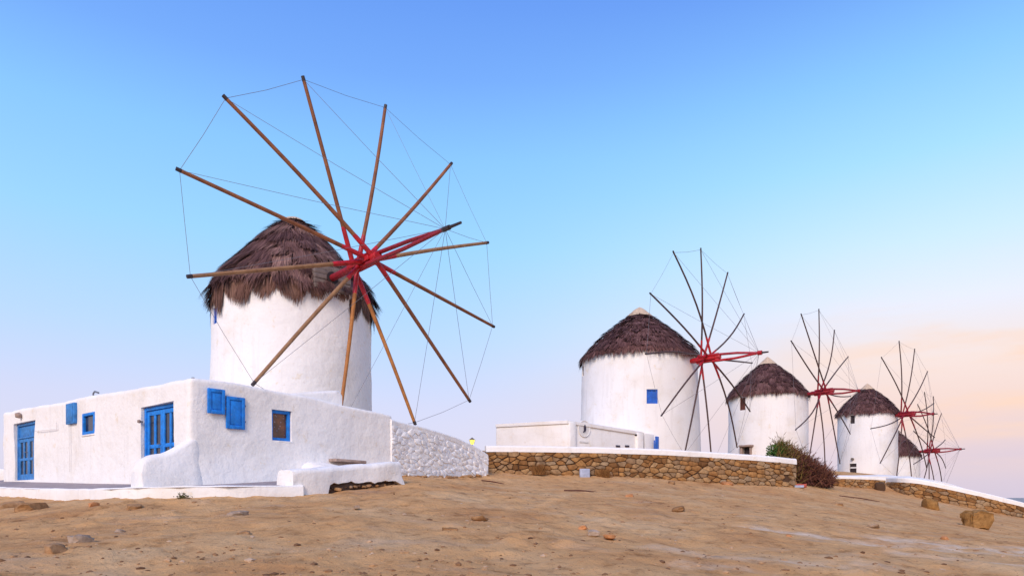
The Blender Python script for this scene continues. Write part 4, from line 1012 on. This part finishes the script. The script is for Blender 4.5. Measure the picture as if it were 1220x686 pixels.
shrub = thing('green_shrub', 'small bright green shrub rising behind the wall beside the dry bush', 'shrub', P(923, 560, 32.6))
v = []; f = []
def leaf(p, ln):
    d = Vector((rg.gauss(0, 1), rg.gauss(0, 1), rg.gauss(0.2, 1))).normalized(); s = d.cross(Vector((rg.gauss(0, 1), rg.gauss(0, 1), rg.gauss(0, 1)))).normalized(); i = len(v)
    v.extend([p, p + d * ln * .5 + s * ln * .3, p + d * ln, p + d * ln * .5 - s * ln * .3]); f.append((i, i+1, i+2, i+3))
for i in range(1300):
    a = Vector((rg.gauss(0, 1), rg.gauss(0, 1), rg.gauss(0, 1))).normalized() * rg.uniform(.5, 1) ** .5
    cc = [P(921, 536, 32.6), P(927, 539, 32.7), P(919, 543, 32.5), P(931, 534, 32.8), P(924, 548, 32.6)][i % 5]; leaf(cc + Vector((a.x * .26, a.y * .3, a.z * .27)), rg.uniform(.06, .13))
o = mesh('foliage', v, f, 'leaf', shrub); o['kind'] = 'stuff'
m = MB()
for k in range(5): m.tube([P(924, 562, 32.6), P(922 + k, 552, 32.6), P(918 + 3 * k, 540, 32.6)], [.03, .022, .01], 5)
m.build('stem', 'twig', shrub, True)
wd_ = thing('weed', 'small olive weed growing at the foot of the kerb', 'plant', hit(217, 590, 12, 17)); w0 = Vector(wd_.location); w0 = P(217, 592.5, 14.72)
v = []; f = []
for i in range(160):
    a = Vector((rg.gauss(0, .055), rg.gauss(0, .04), abs(rg.gauss(.02, .035)))); leaf(w0 + a, rg.uniform(.02, .055))
o = mesh('leaves', v, f, 'weed', wd_); o['kind'] = 'stuff'

for px, py, Y, wpx, hpx, lab in ((720, 566.5, 27.6, 20, 11, 'rusty dry weed at the foot of the long wall right of the bluish grey block'), (643, 564, 27.1, 20, 13, 'rusty dry weed at the foot of the long wall near its left end')):
    w0 = P(px, py, Y); w0.z = gz(w0.x, w0.y); wr_ = thing('dry_weed', lab, 'plant', w0); v = []; f = []; W_, H_ = wpx / FPX * Y, hpx / FPX * Y
    for k in range(420):
        b0 = w0 + Vector((rg.gauss(0, W_ * .16), rg.gauss(0, .05), 0)); tp_ = b0 + Vector((rg.gauss(0, W_ * .2), rg.gauss(-.03, .05), H_ * rg.uniform(.3, 1.05))); sd_ = Vector((1, 0, 0)) * rg.uniform(.004, .012); i = len(v)
        v.extend([b0 - sd_, b0 + sd_, tp_ + sd_ * .3, tp_ - sd_ * .3]); f.append((i, i+1, i+2, i+3))
    o = mesh('stalks', v, f, 'weed_rust', wr_); o['kind'] = 'stuff'

# ------------------------------------------------------------------ rocks, rubble and litter
def rock(px, py, wpx, hpx, m, label, cat='rock', k=None, name='rock', rz=None):
    p = hit(px, py + hpx * .5); sx_ = wpx / FPX * p.y / 1.5; sz = hpx / FPX * p.y / 1.0
    o = rock_obj(name, p + UP * sz * .25, (sx_, sx_ * .8, sz), m, None, k, rz); tag(o, label, cat, 'loose rocks on the slope'); return o
def block(px, py, wpx, hpx, Y=None):
    p = hit(px, py + hpx * .5) if Y is None else P(px, py + hpx * .5, Y); return p, wpx / FPX * p.y, hpx / FPX * p.y
# squared golden boulder on the right
p, w_, h_ = block(1164, 618, 26, 20)
bm = bmesh.new(); bmesh.ops.create_cube(bm, size=1); bmesh.ops.bevel(bm, geom=list(bm.edges), offset=.10, segments=2, affect='EDGES'); bmesh.ops.subdivide_edges(bm, edges=list(bm.edges), cuts=3, use_grid_fill=True)
for v_ in bm.verts:
    q = v_.co + noise.noise_vector(v_.co * 1.9) * .22 + noise.noise_vector(v_.co * 5) * .08; v_.co = p + Vector((q.x * w_, q.y * w_ * .7, q.z * h_ * 1.05 + h_ * .42))
tag(from_bm('boulder', bm, 'rock_gold', None, True, 35), 'squarish golden brown boulder on the slope at the right', 'boulder', 'loose rocks on the slope')
rock(1108, 598, 17, 14, 'rock_gold', 'rounded golden boulder left of the squarish one, below the curving wall', 'boulder', 2, 'boulder')
rock(1092, 583, 20, 14, 'rock', 'pale flat-topped rock against the curving wall', 'rock', 4)
rock(1047, 577, 13, 12, 'mortar', 'dark brown rock at the right end of the short low wall', 'rock', 1)
rock(940, 638, 7, 5, 'orange_rock', 'small reddish stone at the start of the pale track', 'rock', 5)
rock(1125, 640, 8, 6, 'orange_rock', 'small brown stone below and left of the squarish boulder', 'rock', 5)
rock(68, 652, 22, 15, 'rock', 'lumpy tan rock in the lower left foreground', 'rock', 0)
rock(98, 641, 26, 14, 'rock_grey', 'greyish rock right beside the lumpy tan foreground rock', 'rock', 3)
rock(40, 602, 30, 12, 'rock', 'long tan rock at the far left below the kerb', 'rock', 6)
rock(14, 600, 30, 9, 'rock', 'low orange-tan ledge at the left edge of the picture', 'rock', 1)
rock(112, 600, 10, 6, 'orange_rock', 'small orange stone below the kerb on the left', 'rock', 7)
rock(160, 602, 18, 5, 'rock', 'flat dark stone below the parapet', 'rock', 2)
rock(283, 611, 24, 8, 'rock_grey', 'flat grey stone below the kerb left of the bench', 'rock', 4)
rock(290, 634, 14, 6, 'rock', 'brown stone on the bare ground below the flat grey one', 'rock', 5)
rock(143, 632, 14, 5, 'rock_grey', 'low grey stone near the lower left', 'rock', 6)
rock(572, 616, 20, 6, 'rock', 'low brown stone in the middle of the bare ground', 'rock', 0)
rock(537, 630, 18, 6, 'rock', 'rusty stone left of and below the middle stone', 'rock', 3)
rock(695, 627, 12, 5, 'orange_rock', 'thin rusty stone, left of a pair below the long wall', 'rock', 6)
rock(726, 638, 13, 5, 'orange_rock', 'rusty stone, right of a pair below the long wall', 'rock', 7)
rock(707, 633, 13, 6, 'rock_grey', 'pale grey stone between the pair of rusty stones', 'rock', 2)
rock(750, 590, 9, 6, 'orange_rock', 'reddish stone standing alone below the long wall', 'rock', 1)
rock(728, 602, 16, 5, 'rock', 'flat brown stone below the lone reddish stone', 'rock', 5)
rock(808, 605, 16, 6, 'rock', 'brown stone on the slope right of the flat brown one', 'rock', 4)
rock(866, 575, 16, 5, 'orange_rock', 'orange rubble at the foot of the long wall, right half', 'rubble', 3)
rock(800, 574, 8, 5, 'rock', 'small rock at the foot of the long wall, near its middle', 'rock', 2)
rock(1000, 600, 12, 4, 'rock', 'low brown stone on the right slope below the short wall', 'rock', 6)
rock(1040, 626, 16, 4, 'rock_grey', 'flat pale stone on the right slope above the track', 'rock', 0)
rock(425, 603, 6, 4, 'rock_grey', 'tiny bluish grey stone below the bench end', 'rock', 1)
p, w_, h_ = block(697, 562.5, 12, 9, 27.45)
m = MB(); m.quad_box(p, Vector((1, .05, 0)), Vector((-.05, 1, 0)), UP, -w_/2, w_/2, 0, w_ * .6, -.1, h_); tag(m.build('block', 'greyblue', None, bevel=.025), 'small bluish grey block leaning at the foot of the long wall', 'block')
p, w_, h_ = block(953, 577, 19, 5, 31.1)
bd = thing('board', 'faded red board lying at the corner of the long wall', 'board', p)
m = MB(); m.quad_box(p, Vector((1, .2, .02)).normalized(), Vector((-.2, 1, 0)).normalized(), UP, -w_/2, w_/2, 0, .35, -.03, h_ * .7); m.build('plank', 'redbrick', bd, bevel=.02)
m = MB(); m.quad_box(p + Vector((-.1, -.15, 0)), Vector((1, -.1, 0)).normalized(), Vector((.1, 1, 0)).normalized(), UP, -w_/2, w_ * .3, 0, .14, -.04, h_ * .35); m.build('batten', 'greyblue', bd, bevel=.01)
# dead sticks
for a, b, lab in (((672, 585), (712, 587), 'thin dry stick lying below the bluish grey block'), ((574, 573), (600, 577), 'thin dry stick lying by the end of the rubble wall'), ((1000, 591), (1048, 598), 'long dry stick on the slope below the short wall'), ((1085, 578), (1103, 597), 'dark stick leaning past the golden boulder')):
    A0, B0 = hit(*a), hit(*b); m = MB(); mid = A0.lerp(B0, .5); m.tube([A0 + UP * .03, Vector((mid.x, mid.y, gz(mid.x, mid.y) + .05)), B0 + UP * .03], [.02, .025, .012], 6); tag(m.build('stick', 'twig', None, True), lab, 'stick')
# pebbles, crumbs and clods nobody could count
v = []; f = []
bm = bmesh.new(); bmesh.ops.create_icosphere(bm, subdivisions=1, radius=1); oct_v = [tuple(q.co) for q in bm.verts]; oct_f = [tuple(q.index for q in fc.verts) for fc in bm.faces]; bm.free()
rg = random.Random(9); PX_, PY_ = [], []
pts = []
while len(pts) < 6500:
    px = rg.uniform(-5, 1225); py = 572 + 116 * rg.random() ** 1.0; Y = None; pts.append((px, py))
Yg = np.linspace(6, 45, 160); PXA = np.array([q[0] for q in pts]); PYA = np.array([q[1] for q in pts])
XX = ((PXA[:, None] - CX) / FPX) * Yg[None, :]; ZZ = ((HY - PYA[:, None]) / FPX) * Yg[None, :]
GG = gbase(XX, np.broadcast_to(Yg, XX.shape)); DD = GG - ZZ
for i in range(len(pts)):
    k = np.nonzero(DD[i] > 0)[0]
    if not len(k) or k[0] == 0: continue
    j = k[0]; t = DD[i, j-1] / (DD[i, j-1] - DD[i, j]); Y = Yg[j-1] + (Yg[j] - Yg[j-1]) * t; X = (pts[i][0] - CX) / FPX * Y
    if Y > 31 or vnoise(np.array([X * .5]), np.array([Y * .5]), 12)[0] < rg.uniform(-.5, .32): continue
    s = .006 + .040 * rg.random() ** 6; z = gz(X, Y) + float(gdetail(np.array([X]), np.array([Y]))[0]); i0 = len(v); a = rg.uniform(0, 6.3); ca, sa = math.cos(a), math.sin(a)
    fl_ = rg.uniform(.35, .8); el = rg.uniform(1, 1.7)
    for (x, y, zz) in oct_v:
        x, y, zz = x * s * el * rg.uniform(.7, 1.2), y * s * rg.uniform(.7, 1.2), zz * s * fl_ * rg.uniform(.8, 1.2); v.append((X + x * ca - y * sa, Y + x * sa + y * ca, z + zz - s * .05))
    f += [tuple(i0 + q for q in t_) for t_ in oct_f]
o = mesh('gravel', v, f, 'pebble'); o['kind'] = 'stuff'; o['label'] = 'loose pebbles and crumbs scattered over the sandy ground'; o['category'] = 'gravel'
